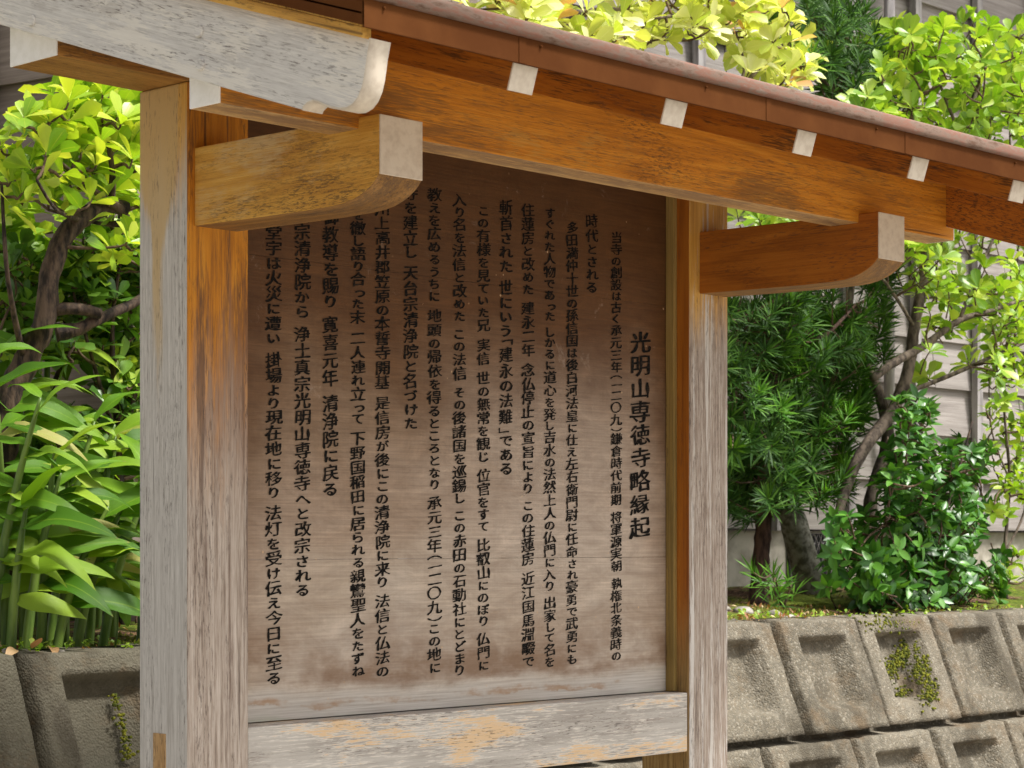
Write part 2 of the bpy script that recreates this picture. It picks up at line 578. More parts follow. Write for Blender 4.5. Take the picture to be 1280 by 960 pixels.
def concrete_mat():
    n = NT('weathered aggregate concrete')
    c = n.coords()
    oi = n.n('ShaderNodeObjectInfo')
    v = n.voro(c, 190, 'Color')
    g = n.n('ShaderNodeSeparateColor')
    n.put(g.inputs[0], v)
    sp = g.outputs[0]
    vd = n.voro(c, 190, 'Distance')
    big = n.noise(c, 5, 6, 0.65)
    mid = n.noise(c, 28, 5, 0.7)
    col = n.ramp(n.math('MULTIPLY_ADD', mid, 0.6, n.math('MULTIPLY', big, 0.5)),
                 [(0.38, (0.060, 0.052, 0.040)), (0.52, (0.145, 0.128, 0.100)), (0.66, (0.245, 0.222, 0.18))])
    col = n.mix(0.42, col, n.ramp(sp, [(0.0, (0.05, 0.045, 0.035)), (0.45, (0.12, 0.10, 0.07)), (0.80, (0.19, 0.14, 0.08)), (1.0, (0.60, 0.55, 0.45))]))
    # damp lichen tone, stronger on the left of the wall
    X = n.xyz()
    d = n.math('MULTIPLY', n.sstep(X[0], 1.2, 2.4, 1.0, 0.25), n.sstep(big, 0.22, 0.52, 0.5, 1.0))
    col = n.mix(n.math('MULTIPLY', d, 0.9), col, (0.045, 0.043, 0.025))
    col = n.mix(n.math('MULTIPLY', oi.outputs['Random'], 0.25), col, (0.34, 0.30, 0.23))
    grime = n.noise(n.coords((9, 9, 2.5)), 1, 5, 0.65)
    col = n.mix(n.sstep(grime, 0.46, 0.66, 0, 0.72), col, (0.060, 0.050, 0.034))
    brown = n.noise(n.coords((5, 5, 7), loc=(3, 1, 8)), 1, 6, 0.7)
    col = n.mix(n.sstep(brown, 0.50, 0.66, 0, 0.5), col, (0.16, 0.105, 0.055))
    h = n.math('ADD', n.math('MULTIPLY', vd, -0.9), n.math('MULTIPLY', mid, 1.6))
    return n.done(n.bsdf(col, 0.85, 0.25, n.bump(h, 0.75, 0.004)))


M['concrete'] = concrete_mat()


def leaf_mat(name, lo, mid, hi, trans=0.35, rough=0.35, spec=0.5, odd=None, veins=False, vmid=None):
    n = NT(name)
    oi = n.n('ShaderNodeObjectInfo')
    gm = n.n('ShaderNodeNewGeometry')
    r = n.math('FRACT', n.math('ADD', oi.outputs['Random'], gm.outputs['Random Per Island']))
    col = n.ramp(r, [(0.0, lo), (0.5, mid), (0.95, hi)])
    if odd:
        r2 = n.math('FRACT', n.math('MULTIPLY', r, 17.3))
        col = n.mix(n.sstep(r2, 1 - odd[1], 1 - odd[1] + 0.01), col, odd[0])
    uv = n.n('ShaderNodeUVMap')
    sp = n.n('ShaderNodeSeparateXYZ')
    n.put(sp.inputs[0], uv.outputs[0])
    u = n.math('ABSOLUTE', n.math('SUBTRACT', sp.outputs[0], 0.5))
    rib = n.sstep(u, 0.0, 0.05, 1.0, 0.0)
    col = n.mix(n.math('MULTIPLY', rib, 0.35), col, vmid or hi)
    tn_ = n.noise(n.coords((1, 1, 1)), 14, 4, 0.6)
    tipm = n.sstep(n.math('MULTIPLY_ADD', tn_, 0.5, sp.outputs[1]), 1.20, 1.32, 0, 0.75)
    col = n.mix(tipm, col, (0.30, 0.20, 0.07))
    if veins:
        vv = n.math('SINE', n.math('MULTIPLY', n.math('SUBTRACT', sp.outputs[1], n.math('MULTIPLY', u, 0.9)), 180.0))
        col = n.mix(n.sstep(vv, 0.2, 1.0, 0, 0.16), col, lo)
        nor = n.bump(vv, 0.25, 0.0008)
    else:
        bl = n.noise(n.coords((1, 1, 1)), 60, 2, 0.5)
        nor = n.bump(n.math('ADD', bl, n.math('MULTIPLY', rib, -0.5)), 0.25, 0.001)
    b = n.bsdf(col, rough, spec, nor)
    t = n.n('ShaderNodeBsdfTranslucent')
    tcol = n.mix(1.0, col, (1.25, 1.25, 0.45), 'MULTIPLY')
    n.put(t.inputs['Color'], tcol)
    mx = n.n('ShaderNodeMixShader')
    mx.inputs[0].default_value = trans
    n.put(mx.inputs[1], b)
    n.put(mx.inputs[2], t.outputs[0])
    return n.done(mx.outputs[0])


M['leaf_bright'] = leaf_mat('bright yellow green leaves', (0.17, 0.34, 0.022), (0.35, 0.52, 0.035), (0.60, 0.66, 0.08), 0.38)
M['leaf_yellow'] = leaf_mat('yellow new leaves', (0.44, 0.56, 0.08), (0.66, 0.70, 0.19), (0.84, 0.84, 0.46), 0.35, odd=((0.75, 0.42, 0.22), 0.05))
M['leaf_mid'] = leaf_mat('fresh green leaves', (0.15, 0.30, 0.022), (0.30, 0.48, 0.04), (0.50, 0.62, 0.10), 0.38)
M['leaf_dark'] = leaf_mat('dark green leaves', (0.045, 0.12, 0.015), (0.09, 0.20, 0.025), (0.17, 0.31, 0.04), 0.25)
M['leaf_camellia'] = leaf_mat('glossy camellia leaves', (0.025, 0.09, 0.012), (0.05, 0.165, 0.022), (0.13, 0.32, 0.04), 0.2, 0.33, 0.45)
M['leaf_slim'] = leaf_mat('slim yew leaves', (0.018, 0.055, 0.008), (0.034, 0.10, 0.013), (0.09, 0.20, 0.025), 0.2, 0.55, 0.25)
M['leaf_slim_new'] = leaf_mat('fresh slim yew leaves', (0.045, 0.15, 0.015), (0.09, 0.25, 0.02), (0.17, 0.37, 0.04), 0.25, 0.5, 0.3)
M['leaf_ginger'] = leaf_mat('ginger leaves', (0.060, 0.16, 0.010), (0.13, 0.28, 0.015), (0.32, 0.47, 0.04), 0.32, 0.45, 0.3, odd=((0.42, 0.40, 0.12), 0.06), veins=True)
M['cane'] = simple('green ginger cane', (0.07, 0.13, 0.02), (0.16, 0.25, 0.04), 30, 0.45, 0.1, coords=(1, 1, 0.2))
M['bark_dark'] = simple('dark twisted bark', (0.018, 0.011, 0.008), (0.11, 0.07, 0.045), 60, 0.85, 0.9, dist=0.006, coords=(1, 1, 0.35))
M['bark_grey'] = simple('grey brown bark', (0.05, 0.035, 0.026), (0.19, 0.145, 0.11), 45, 0.85, 0.6, dist=0.004, coords=(1, 1, 0.35))
M['bark_red'] = simple('reddish peeling bark', (0.035, 0.018, 0.014), (0.13, 0.07, 0.05), 50, 0.85, 0.8, dist=0.006, coords=(1, 1, 0.25))
M['bark_pale'] = simple('pale lichened bark', (0.14, 0.13, 0.10), (0.42, 0.40, 0.34), 40, 0.9, 0.6, dist=0.004)
M['twig'] = simple('brown twig bark', (0.06, 0.035, 0.02), (0.16, 0.10, 0.06), 80, 0.8, 0.3)
M['stone'] = simple('garden stone', (0.16, 0.14, 0.12), (0.46, 0.42, 0.37), 22, 0.8, 0.4)
M['dry_leaf'] = leaf_mat('dry fallen leaves', (0.30, 0.10, 0.03), (0.45, 0.22, 0.08), (0.62, 0.48, 0.26), 0.15, 0.6)
M['moss'] = simple('moss', (0.045, 0.065, 0.006), (0.22, 0.22, 0.015), 90, 0.95, 0.8, dist=0.004)


def soil_mat():
    n = NT('mossy garden soil')
    c = n.coords()
    a = n.noise(c, 3.2, 5, 0.6)
    b = n.noise(c, 90, 4, 0.7)
    v = n.voro(c, 120, 'Color')
    g = n.n('ShaderNodeSeparateColor')
    n.put(g.inputs[0], v)
    soil = n.ramp(g.outputs[0], [(0.0, (0.03, 0.018, 0.012)), (0.5, (0.09, 0.05, 0.03)), (0.85, (0.20, 0.10, 0.055)), (1, (0.36, 0.24, 0.16))])
    moss = n.ramp(b, [(0.35, (0.03, 0.055, 0.006)), (0.65, (0.16, 0.20, 0.018))])
    col = n.mix(n.sstep(n.math('MULTIPLY_ADD', b, 0.25, a), 0.56, 0.66), soil, moss)
    return n.done(n.bsdf(col, 0.95, 0.2, n.bump(b, 0.9, 0.008)))


M['soil'] = soil_mat()


def asphalt_mat():
    n = NT('pale trodden gravel')
    c = n.coords()
    v = n.voro(c, 180, 'Color')
    g = n.n('ShaderNodeSeparateColor')
    n.put(g.inputs[0], v)
    b = n.noise(c, 2, 5, 0.6)
    col = n.ramp(n.math('MULTIPLY_ADD', g.outputs[0], 0.5, n.math('MULTIPLY', b, 0.5)),
                 [(0.2, (0.24, 0.215, 0.18)), (0.8, (0.44, 0.40, 0.345))])
    return n.done(n.bsdf(col, 0.9, 0.3, n.bump(g.outputs[0], 0.5, 0.004)))


M['asphalt'] = asphalt_mat()


def siding_mat(name, lo, hi, seed, axis='X'):
    n = NT(name)
    oi = n.n('ShaderNodeObjectInfo')
    s = (3, 3, 90)
    f = n.noise(n.coords(s, loc=(seed, seed, seed)), 1, 5, 0.65)
    bl = n.noise(n.coords((1.2, 1.2, 5), loc=(seed, 0, 0)), 1, 5, 0.6)
    col = n.ramp(n.math('MULTIPLY_ADD', bl, 0.5, n.math('MULTIPLY', f, 0.5)), [(0.36, lo), (0.62, hi)])
    col = n.mix(n.math('MULTIPLY', oi.outputs['Random'], 0.4), col, tuple(0.6 * (a + b) / 2 for a, b in zip(lo, hi)))
    return n.done(n.bsdf(col, 0.8, 0.25, n.bump(f, 0.5, 0.004)))


M['siding'] = siding_mat('grey weathered clapboards', (0.20, 0.175, 0.16), (0.44, 0.40, 0.375), 0)
M['siding_shed'] = siding_mat('brown grey shed boards', (0.15, 0.115, 0.095), (0.34, 0.28, 0.245), 4)
M['batten'] = simple('grey wall batten', (0.22, 0.20, 0.20), (0.40, 0.375, 0.37), 8, 0.8, 0.3, coords=(4, 4, 0.5))
M['roof_tile'] = simple('dark roof', (0.05, 0.05, 0.055), (0.10, 0.10, 0.11), 10, 0.5, 0.2)
M['foundation'] = simple('pale concrete foundation', (0.30, 0.27, 0.22), (0.50, 0.46, 0.39), 9, 0.85, 0.4)
M['dark'] = simple('dark opening', (0.01, 0.01, 0.01), (0.02, 0.02, 0.02), 9, 0.8, 0.1)

# ================================================================ SETTING
def ground():
    V, F = [], []
    r = [0, 3, 8, 20, 60, 200, 900]
    n = 24
    V.append((0, 0, 0))
    for q in r[1:]:
        for k in range(n):
            t = 2 * math.pi * k / n
            V.append((math.cos(t) * q, math.sin(t) * q, 0))
    for k in range(n):
        F.append((0, 1 + k, 1 + (k + 1) % n))
    for i in range(len(r) - 2):
        for k in range(n):
            a = 1 + i * n + k
            b = 1 + i * n + (k + 1) % n
            F.append((a, a + n, b + n, b))
    tag(link('ground', mesh_from('ground', V, F), M['asphalt']), kind='structure')


ground()


def soil_z(x, y):
    h = 1.283 + 0.02 * mnoise.noise(Vector((x * 1.5, y * 1.5, 0))) + 0.010 * mnoise.noise(Vector((x * 9, y * 9, 3)))
    if y > 1.25:
        h += min((y - 1.25), 0.8) * 0.05
    return h


def soil():
    xs = np.concatenate([np.arange(-7, -0.5, 0.5), np.arange(-0.5, 5.6, 0.045), np.arange(5.6, 13.1, 0.5)])
    ys = np.concatenate([np.arange(1.04, 2.0, 0.045), np.arange(2.0, 3.6, 0.2)])
    V = [(x, y, soil_z(x, y) + 0.006 * rnd.random()) for y in ys for x in xs]
    nx = len(xs)
    F = [(j * nx + i, j * nx + i + 1, (j + 1) * nx + i + 1, (j + 1) * nx + i) for j in range(len(ys) - 1) for i in range(nx - 1)]
    tag(link('garden_soil', mesh_from('garden_soil', V, F), M['soil'], smooth=True), kind='structure')
    me = box_mesh('earth_bank', -7, 13, 1.06, 3.5, 0.0, 1.22, 0)
    tag(link('earth_bank', me, M['soil']), kind='structure')


soil()


# ================================================================ RETAINING WALL
def retaining_wall():
    root = empty('retaining_wall', (1.5, 0.9, 0))
    tag(root, 'leaning grey retaining wall of recessed concrete blocks behind the notice board', 'wall')
    tan = 0.128 / 0.319
    W, H = 0.4, 0.322
    # back fill joint plane
    v = []
    for z in (0.0, 1.26):
        y = 0.993 - (1.292 - z) * tan + 0.055
        v += [(-5.6, y, z), (9.2, y, z)]
    v += [(-5.6, 1.07, 0), (9.2, 1.07, 0), (-5.6, 1.07, 1.26), (9.2, 1.07, 1.26)]
    me = mesh_from('joint_mortar', v, [(0, 1, 3, 2), (4, 6, 7, 5), (2, 3, 7, 6), (0, 4, 5, 1), (0, 2, 6, 4), (1, 5, 7, 3)])
    o = link('joint_mortar', me, M['concrete'], root)
    rg = random.Random(3)
    for row in range(4):
        zt = 1.292 - row * H
        zb = zt - H + 0.012 if row < 3 else 0.0
        off = 0.0 if row % 2 == 0 else 0.2
        for k in range(-15, 17):
            x0 = 2.784 + k * W + off + rg.uniform(-0.004, 0.004)
            x1 = x0 + W - 0.017 + rg.uniform(-0.005, 0.004)
            if x1 < -5.5 or x0 > 9:
                continue
            if k == 0 and row == 0:
                proud = 0.02
            elif k == 1 and row == 0:
                proud = 0.004
            else:
                proud = rg.uniform(-0.006, 0.012)
            tilt = rg.uniform(-0.006, 0.006)
            # rows s (0 top .. 1 bottom), columns t (0 left .. 1 right), depth (0 face, 1 recess)
            S = [0, .02, .15, .165, .205, .22, .74, .755, .80, .98, 1]
            T = [0, .02, .19, .205, .265, .28, .69, .705, .80, .815, .98, 1]
            def depth(s, t):
                if s <= 0 or s >= 1 or t <= 0 or t >= 1:
                    return 0.085
                e = min(s - 0, 1 - s, t, 1 - t)
                d = 0.0 if e > 0.012 else 0.006
                ds = min(max((s - .155) / (.06), 0), 1) * min(max((.80 - s) / .055, 0), 1)
                dt = min(max((t - .195) / (.08), 0), 1) * min(max((.81 - t) / .115, 0), 1)
                return d + 0.048 * min(ds, dt)
            S2, T2 = [], []
            for L, O in ((S, S2), (T, T2)):
                for i in range(len(L) - 1):
                    O.append(L[i])
                    if L[i + 1] - L[i] > 0.12:
                        O += [L[i] + (L[i + 1] - L[i]) * q for q in (.25, .5, .75)]
                O.append(L[-1])
            V, F = [], []
            for s in S2:
                z = zt + (zb - zt) * s
                for t in T2:
                    x = x0 + (x1 - x0) * t
                    edge_n = mnoise.noise(Vector((x * 22, z * 22, row * 7.0))) * 0.0030
                    xx = x + (0.004 * mnoise.noise(Vector((z * 25, x * 5, 3))) if t in (0.02, 0.98) else 0)
                    zz = z + (0.005 * mnoise.noise(Vector((x * 22, 8, z * 4))) if s in (0, 0.02, 1, 0.98) else 0)
                    y = 0.993 - (1.292 - z) * tan - proud + tilt * (t - .5) + depth(s, t) + edge_n
                    V.append((xx, y, zz))
            nt = len(T2)
            for j in range(len(S2) - 1):
                for i in range(nt - 1):
                    F.append((j * nt + i, (j + 1) * nt + i, (j + 1) * nt + i + 1, j * nt + i + 1))
            # top and back faces
            b = len(V)
            V += [(x0, 1.06, zt), (x1, 1.06, zt)]
            F.append((0, nt - 1, b + 1, b)[::-1] if False else (b, 0, nt - 1, b + 1))
            me = mesh_from('concrete_block', V, F)
            o = link('concrete_block', me, M['concrete'], root, smooth=True)
            if k == 1 and row == 0:
                o['label'] = 'block with a patch of green moss in its recess'
    # moss growing in one recess and on its top
    P = []
    rg = random.Random(5)
    for q in range(800):
        if q < 680:
            a, b = rg.choice([(1128, 822), (1140, 808), (1150, 828), (1158, 845), (1130, 820), (1115, 838), (1165, 860), (1128, 868), (1160, 870), (1135, 806), (1148, 838), (1118, 828)])
            px, py = rg.gauss(a, 5.5), rg.gauss(b, 7)
        else:
            px, py = rg.gauss(1108, 16), rg.gauss(778, 6)
        p = at(px, py, Y=0.97)
        t_ = (p.x - 3.186) / 0.39
        y = 0.993 - (1.292 - p.z) * tan + (0.034 if 0.27 < t_ < 0.72 and p.z < 1.235 else -0.004)
        p = at(px, py, Y=y)
        r = rg.uniform(0.0015, 0.0045)
        vv, ff = tube([p + Vector((0, 0.004, 0)), p + Vector((0, -r * 0.5, r * 0.2)), p + Vector((0, -r * 0.9, r * 0.3))], [r, r * 0.9, r * 0.3], 5, 0.3, rg)
        P.append((vv, ff))
    for q in range(90):       # moss on the shaded left blocks
        px, py = rg.gauss(163, 3.5), rg.uniform(870, 950)
        y0 = 0.993 - (1.292 - 1.15) * tan + 0.0
        p = at(px, py, Y=y0)
        p.y = 0.993 - (1.292 - p.z) * tan + 0.030
        r = rg.uniform(0.0015, 0.004)
        vv, ff = tube([p + Vector((0, 0.004, 0)), p + Vector((0, -r * 0.6, r * 0.2)), p + Vector((0, -r, r * 0.3))], [r, r * 0.9, r * 0.3], 5, 0.3, rg)
        P.append((vv, ff))
    V, F = merge(P)
    o = link('moss', mesh_from('moss', V, F), M['moss'], root)
    o['kind'] = 'stuff'


retaining_wall()


# ================================================================ CLAPBOARD BUILDINGS
def clapboard_wall(root, p0, d, length, z0, rows, h, mat, seg=1.9, batten=0.48, bmat=None, lean=0.022):
    """overlapping boards along direction d from p0; n = outward normal"""
    d = Vector((d[0], d[1], 0)).normalized()
    nrm = Vector((d.y, -d.x, 0))
    rg = random.Random(int(length * 100))
    for r in range(rows):
        x = -rg.uniform(0, seg * 0.6)
        while x < length:
            a, b = max(x, 0), min(x + seg, length)
            x += seg
            if b - a < 0.05:
                continue
            a += 0.001
            b -= 0.003
            zb = z0 + r * h + rg.uniform(-0.003, 0.003)
            zt = zb + h + 0.012
            V = []
            for s in (a, b):
                for (off, z) in ((lean + 0.012, zb), (lean, zb - 0.0), (0.0, zt), (0.010, zt)):
                    pass
            for s in (a, b):
                for (off, z) in ((lean + 0.012, zb), (0.012, zt), (0.0, zt), (lean, zb)):
                    w = rg.uniform(-0.0015, 0.0015)
                    q = Vector(p0) + d * s + nrm * (off + w)
                    V.append((q.x, q.y, z))
            F = [(0, 1, 2, 3), (7, 6, 5, 4), (0, 4, 5, 1), (1, 5, 6, 2), (2, 6, 7, 3), (3, 7, 4, 0)]
            me = mesh_from('clapboard', V, F)
            bevel_mesh(me, 0)
            link('clapboard', me, mat, root)
    if batten:
        s = batten * 0.5
        while s < length:
            q = Vector(p0) + d * s
            a = q + nrm * (lean + 0.014)
            b = a + nrm * 0.03
            wv = d * 0.022
            zt, zb = z0 + rows * h, z0 - 0.01
            V = [(*(a - wv).xy, zb), (*(a + wv).xy, zb), (*(b + wv).xy, zb), (*(b - wv).xy, zb),
                 (*(a - wv).xy, zt), (*(a + wv).xy, zt), (*(b + wv).xy, zt), (*(b - wv).xy, zt)]
            F = [(0, 1, 2, 3), (7, 6, 5, 4), (0, 4, 5, 1), (1, 5, 6, 2), (2, 6, 7, 3), (3, 7, 4, 0)]
            link('batten', bevel_mesh(mesh_from('batten', V, F), 0.002), bmat, root)
            s += batten


def house():
    root = empty('clapboard_house', (7.0, 3.6, 1.28))
    tag(root, 'grey wooden clapboard house behind the garden trees', 'house')
    x0, x1 = 3.05, 11.0
    clapboard_wall(root, (x0, 2.45, 0), (1, 0), x1 - x0, 1.56, 15, 0.2, M['siding'], 1.92, 0.48, M['batten'])
    link('foundation', box_mesh('foundation', x0 + .01, x1 - .01, 2.452, 2.56, 1.15, 1.552, 0.004), M['foundation'], root)
    link('wall_core', box_mesh('wall_core', x0 + .02, x1 - .02, 2.48, 5.6, 1.56, 4.56, 0.004), M['siding_shed'], root)
    # dark lattice vent beside the foundation
    link('vent_opening', box_mesh('vent_opening', 4.86, 5.22, 2.440, 2.4505, 1.33, 1.54, 0.0), M['dark'], root)
    parts = []
    for i in range(12):
        for sgn in (1, -1):
            a = 4.87 + i * 0.03 - 0.0
            p = Vector((a, 2.436 + 0.002 * sgn, 1.33))
            q = Vector((min(max(a + 0.12 * sgn, 4.86), 5.22), 2.436 + 0.002 * sgn, 1.54))
            parts.append(tube([p, q], [0.002, 0.002], 4))
    V, F = merge(parts)
    o = link('lattice_wire', mesh_from('lattice_wire', V, F), M['batten'], root)
    # roof above
    V = [(x0 - .3, 1.95, 4.45), (x1 + .3, 1.95, 4.45), (x1 + .3, 4.0, 5.35), (x0 - .3, 4.0, 5.35), (x1 + .3, 6.05, 4.45), (x0 - .3, 6.05, 4.45)]
    V += [(a, b, c + 0.09) for a, b, c in V]
    F = [(0, 3, 2, 1), (3, 5, 4, 2), (6, 7, 8, 9), (9, 8, 10, 11), (0, 1, 7, 6), (1, 2, 8, 7), (2, 4, 10, 8), (4, 5, 11, 10), (5, 3, 9, 11), (3, 0, 6, 9)]
    link('roof', bevel_mesh(mesh_from('roof', V, F), 0.004), M['roof_tile'], root)
    for i in range(3):
        link('drain_pipe', None or tube_mesh('drain_pipe', [(x0 + 2.4 + i * 2.6, 2.37, 1.35), (x0 + 2.4 + i * 2.6, 2.37, 4.4)], [0.022, 0.022], 10), M['batten'], root, smooth=True) if i == 0 else None


def tube_mesh(name, path, radii, nseg=8, jitter=0.0):
    V, F = tube(path, radii, nseg, jitter)
    return mesh_from(name, V, F)


house()


def shed():
    root = empty('garden_shed', (1.9, 2.6, 1.28))
    tag(root, 'brown grey wooden shed behind the twisted shrub on the left', 'shed')
    # left side wall runs back and a little to the left, front wall hides behind the board
    c = Vector((1.16, 1.72, 0))
    d = Vector((-0.172, 0.985, 0)).normalized()
    back = c + d * 2.6
    clapboard_wall(root, back, (-d.x, -d.y), 2.6, 1.36, 10, 0.215, M['siding_shed'], 1.75, 0.87, M['batten'])
    clapboard_wall(root, c, (1, 0.03), 1.25, 1.36, 10, 0.215, M['siding_shed'], 1.6, 0.6, M['batten'])
    V = []
    for z in (1.26, 3.5):
        for p in (c + Vector((0.03, 0.02, 0)), c + Vector((1.24, 0.06, 0)), c + Vector((1.1, 2.5, 0)), back + Vector((0.03, 0, 0))):
            V.append((p.x, p.y, z))
    F = [(0, 3, 2, 1), (4, 5, 6, 7), (0, 1, 5, 4), (1, 2, 6, 5), (2, 3, 7, 6), (3, 0, 4, 7)]
    link('wall_core', bevel_mesh(mesh_from('wall_core', V, F), 0.0), M['siding_shed'], root)
    V = []
    for z in (3.5, 3.56):
        for p in (c + Vector((-.15, -.15, 0)), c + Vector((1.35, -.12, 0)), c + Vector((1.25, 2.7, 0)), back + Vector((-.15, .1, 0))):
            V.append((p.x, p.y, z))
    link('roof', bevel_mesh(mesh_from('roof', V, F), 0.003), M['roof_tile'], root)


shed()


# ================================================================ NOTICE BOARD
KO = empty('notice_board', (0.655, 0.06, 0))
tag(KO, 'roofed wooden temple notice board covered in brush written columns', 'notice board')
kiosk_x0, kiosk_x1 = -0.23, 1.54
PW = 0.118
RPX = 1.194
ZP = 2.19


def post(x0, mats, mirror=False):
    """mats: (outer -X side, front, other)"""
    me = box_mesh('post', x0, x0 + PW, 0, PW, 0.0, ZP, 0.004, 3)
    for p in me.polygons:
        nx, ny = p.normal.x, p.normal.y
        if ny < -0.5:
            p.material_index = 1
        elif nx < -0.5:
            p.material_index = 0
        else:
            p.material_index = 2
    return link('post', me, mats, KO)


pl = post(0.0, [M['post_side'], M['post_front_left'], M['post_inner']])
pl['label'] = 'left post, bleached grey outside with an orange stained top'
pr_ = post(RPX, [M['post_inner'], M['post_front_right'], M['post_side']])
pr_['label'] = 'right post, orange inside and bleached white in front'
# repaired notch in the left post
link('wooden_plug', box_mesh('wooden_plug', -0.0015, 0.01, 0.052, 0.082, 1.10, 1.214, 0.001), M['plug'], pl)


def cap_x(parent, x, y0, y1, z0, z1, sgn=-1):
    """whitewashed end of a beam that runs along X"""
    a, b = (x - 0.0025, x + 0.0005) if sgn < 0 else (x - 0.0005, x + 0.0025)
    return link('painted_end', box_mesh('painted_end', a, b, y0 + .0005, y1 - .0005, z0 + .0005, z1 - .0005, 0.0007, 1), M['white'], parent)


def beam(name, x0, x1, y0, y1, z0, z1, mat, matu=None, ends=True):
    me = box_mesh(name, x0, x1, y0, y1, z0, z1, 0.003)
    mats = [mat]
    if matu:
        mats.append(matu)
        for p in me.polygons:
            if p.normal.z < -0.5:
                p.material_index = 1
    o = link(name, me, mats, KO)
    if ends:
        cap_x(o, x0, y0, y1, z0, z1, -1)
        cap_x(o, x1, y0, y1, z0, z1, 1)
    return o


tie = beam('ridge_beam', kiosk_x0, kiosk_x1, 0.001, PW - 0.001, ZP + 0.0005, 2.291, M['tie'])
pur = beam('purlin', kiosk_x0, kiosk_x1, -0.361, -0.298, 2.073, 2.178, M['purlin'], M['under'])
pur['label'] = 'front purlin, orange wood blotched with dark mould'


def bracket(x0, sgn, mat):
    """arm from the post to under the purlin; sgn -1 front, +1 rear"""
    prof = [(0.0, 1.975), (0.0, 2.092), (0.402, 2.089), (0.402, 2.0065), (0.396, 2.0000), (0.388, 1.9935), (0.377, 1.9870), (0.364, 1.9815),
            (0.349, 1.9770), (0.331, 1.9738), (0.305, 1.9722), (0.24, 1.9715), (0.12, 1.973)]
    pts = [(-y, z) for y, z in prof] if sgn < 0 else [(PW + y, z) for y, z in prof]
    # notch that takes the purlin
    me = prism_x('bracket', pts, x0, x0 + 0.082, 0.002)
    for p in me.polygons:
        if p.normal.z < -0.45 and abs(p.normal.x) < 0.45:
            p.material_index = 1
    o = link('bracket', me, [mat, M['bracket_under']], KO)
    ye = -0.402 if sgn < 0 else PW + 0.402
    a, b = (ye - 0.0025, ye + 0.0005) if sgn < 0 else (ye - 0.0005, ye + 0.0025)
    link('painted_end', box_mesh('painted_end', x0 + .0006, x0 + .0814, a, b, 2.0066, 2.0884, 0.0007, 1), M['cream'], o)
    return o


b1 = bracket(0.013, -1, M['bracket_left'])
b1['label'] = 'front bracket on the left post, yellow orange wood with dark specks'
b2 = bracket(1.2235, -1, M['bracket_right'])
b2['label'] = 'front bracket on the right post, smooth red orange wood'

# roof frame: zR(y) is the underside of the rafters
YC = 0.140           # the ridge stands a little behind the posts


def zR(y):
    yy = y if y <= YC else 2 * YC - y
    return 2.178 + 0.323 * (yy + 0.361)


YREAR = 0.300       # the rear eave is short


def rafter(x0, side):
    if side > 0:
        dz = 0.036 / math.cos(SL)
        pts = [(YC, zR(YC)), (YREAR, zR(YREAR)), (YREAR, zR(YREAR) + dz), (YC, zR(YC) + dz)]
        link('rafter', prism_x('rafter', pts, x0, x0 + 0.046, 0.0015), M['rafter'], KO)
        return
    yt, yr = -0.672, YC
    hp = 0.036
    dz = hp / math.cos(SL)
    # square cut tip: top corner stands further out
    tip_b = (yt + 0.0, zR(yt))
    tip_t = (yt - hp * math.sin(SL), zR(yt) + hp * math.cos(SL))
    pts = [tip_b, (yr, zR(yr)), (yr, zR(yr) + dz), tip_t]
    if side > 0:
        pts = [(2 * YC - y, z) for y, z in pts][::-1]
    me = prism_x('rafter', pts, x0, x0 + 0.046, 0.0015)
    o = link('rafter', me, M['rafter'], KO)
    if side < 0:
        tp = [tip_b, tip_t]
    else:
        tp = [(2 * YC - tip_t[0], tip_t[1]), (2 * YC - tip_b[0], tip_b[1])]
    d = Vector((tp[1][0] - tp[0][0], tp[1][1] - tp[0][1])).normalized()
    outw = Vector((-math.cos(SL), -math.sin(SL))) if side < 0 else Vector((math.cos(SL), -math.sin(SL)))
    q = [Vector(tp[0]) + d * .0004, Vector(tp[1]) - d * .0004]
    quad = [q[0] - outw * .0005, q[1] - outw * .0005, q[1] + outw * .0022, q[0] + outw * .0022]
    link('painted_end', prism_x('painted_end', [tuple(v) for v in quad], x0 + .0004, x0 + .0456, 0.0005), M['cream'], o)


for k in range(0, 5):
    rafter(-0.0185 + 0.3062 * k, -1)
    rafter(-0.0185 + 0.3062 * k, 1)

# roof boards over the rafters
for side in (-1, 1):
    ys = np.linspace(-0.683, YC, 7) if side < 0 else np.linspace(2 * YC - YREAR - .01, YC, 3)
    for a, b in zip(ys[:-1], ys[1:]):
        pts = [(a + .0008, zR(a) + .0383), (b - .0008, zR(b) + .0383), (b - .0008, zR(b) + .0503), (a + .0008, zR(a) + .0503)]
        if side > 0:
            pts = [(2 * YC - y, z) for y, z in pts][::-1]
        link('roof_board', prism_x('roof_board', pts, -0.278, 1.588, 0.001), M['deck'], KO)


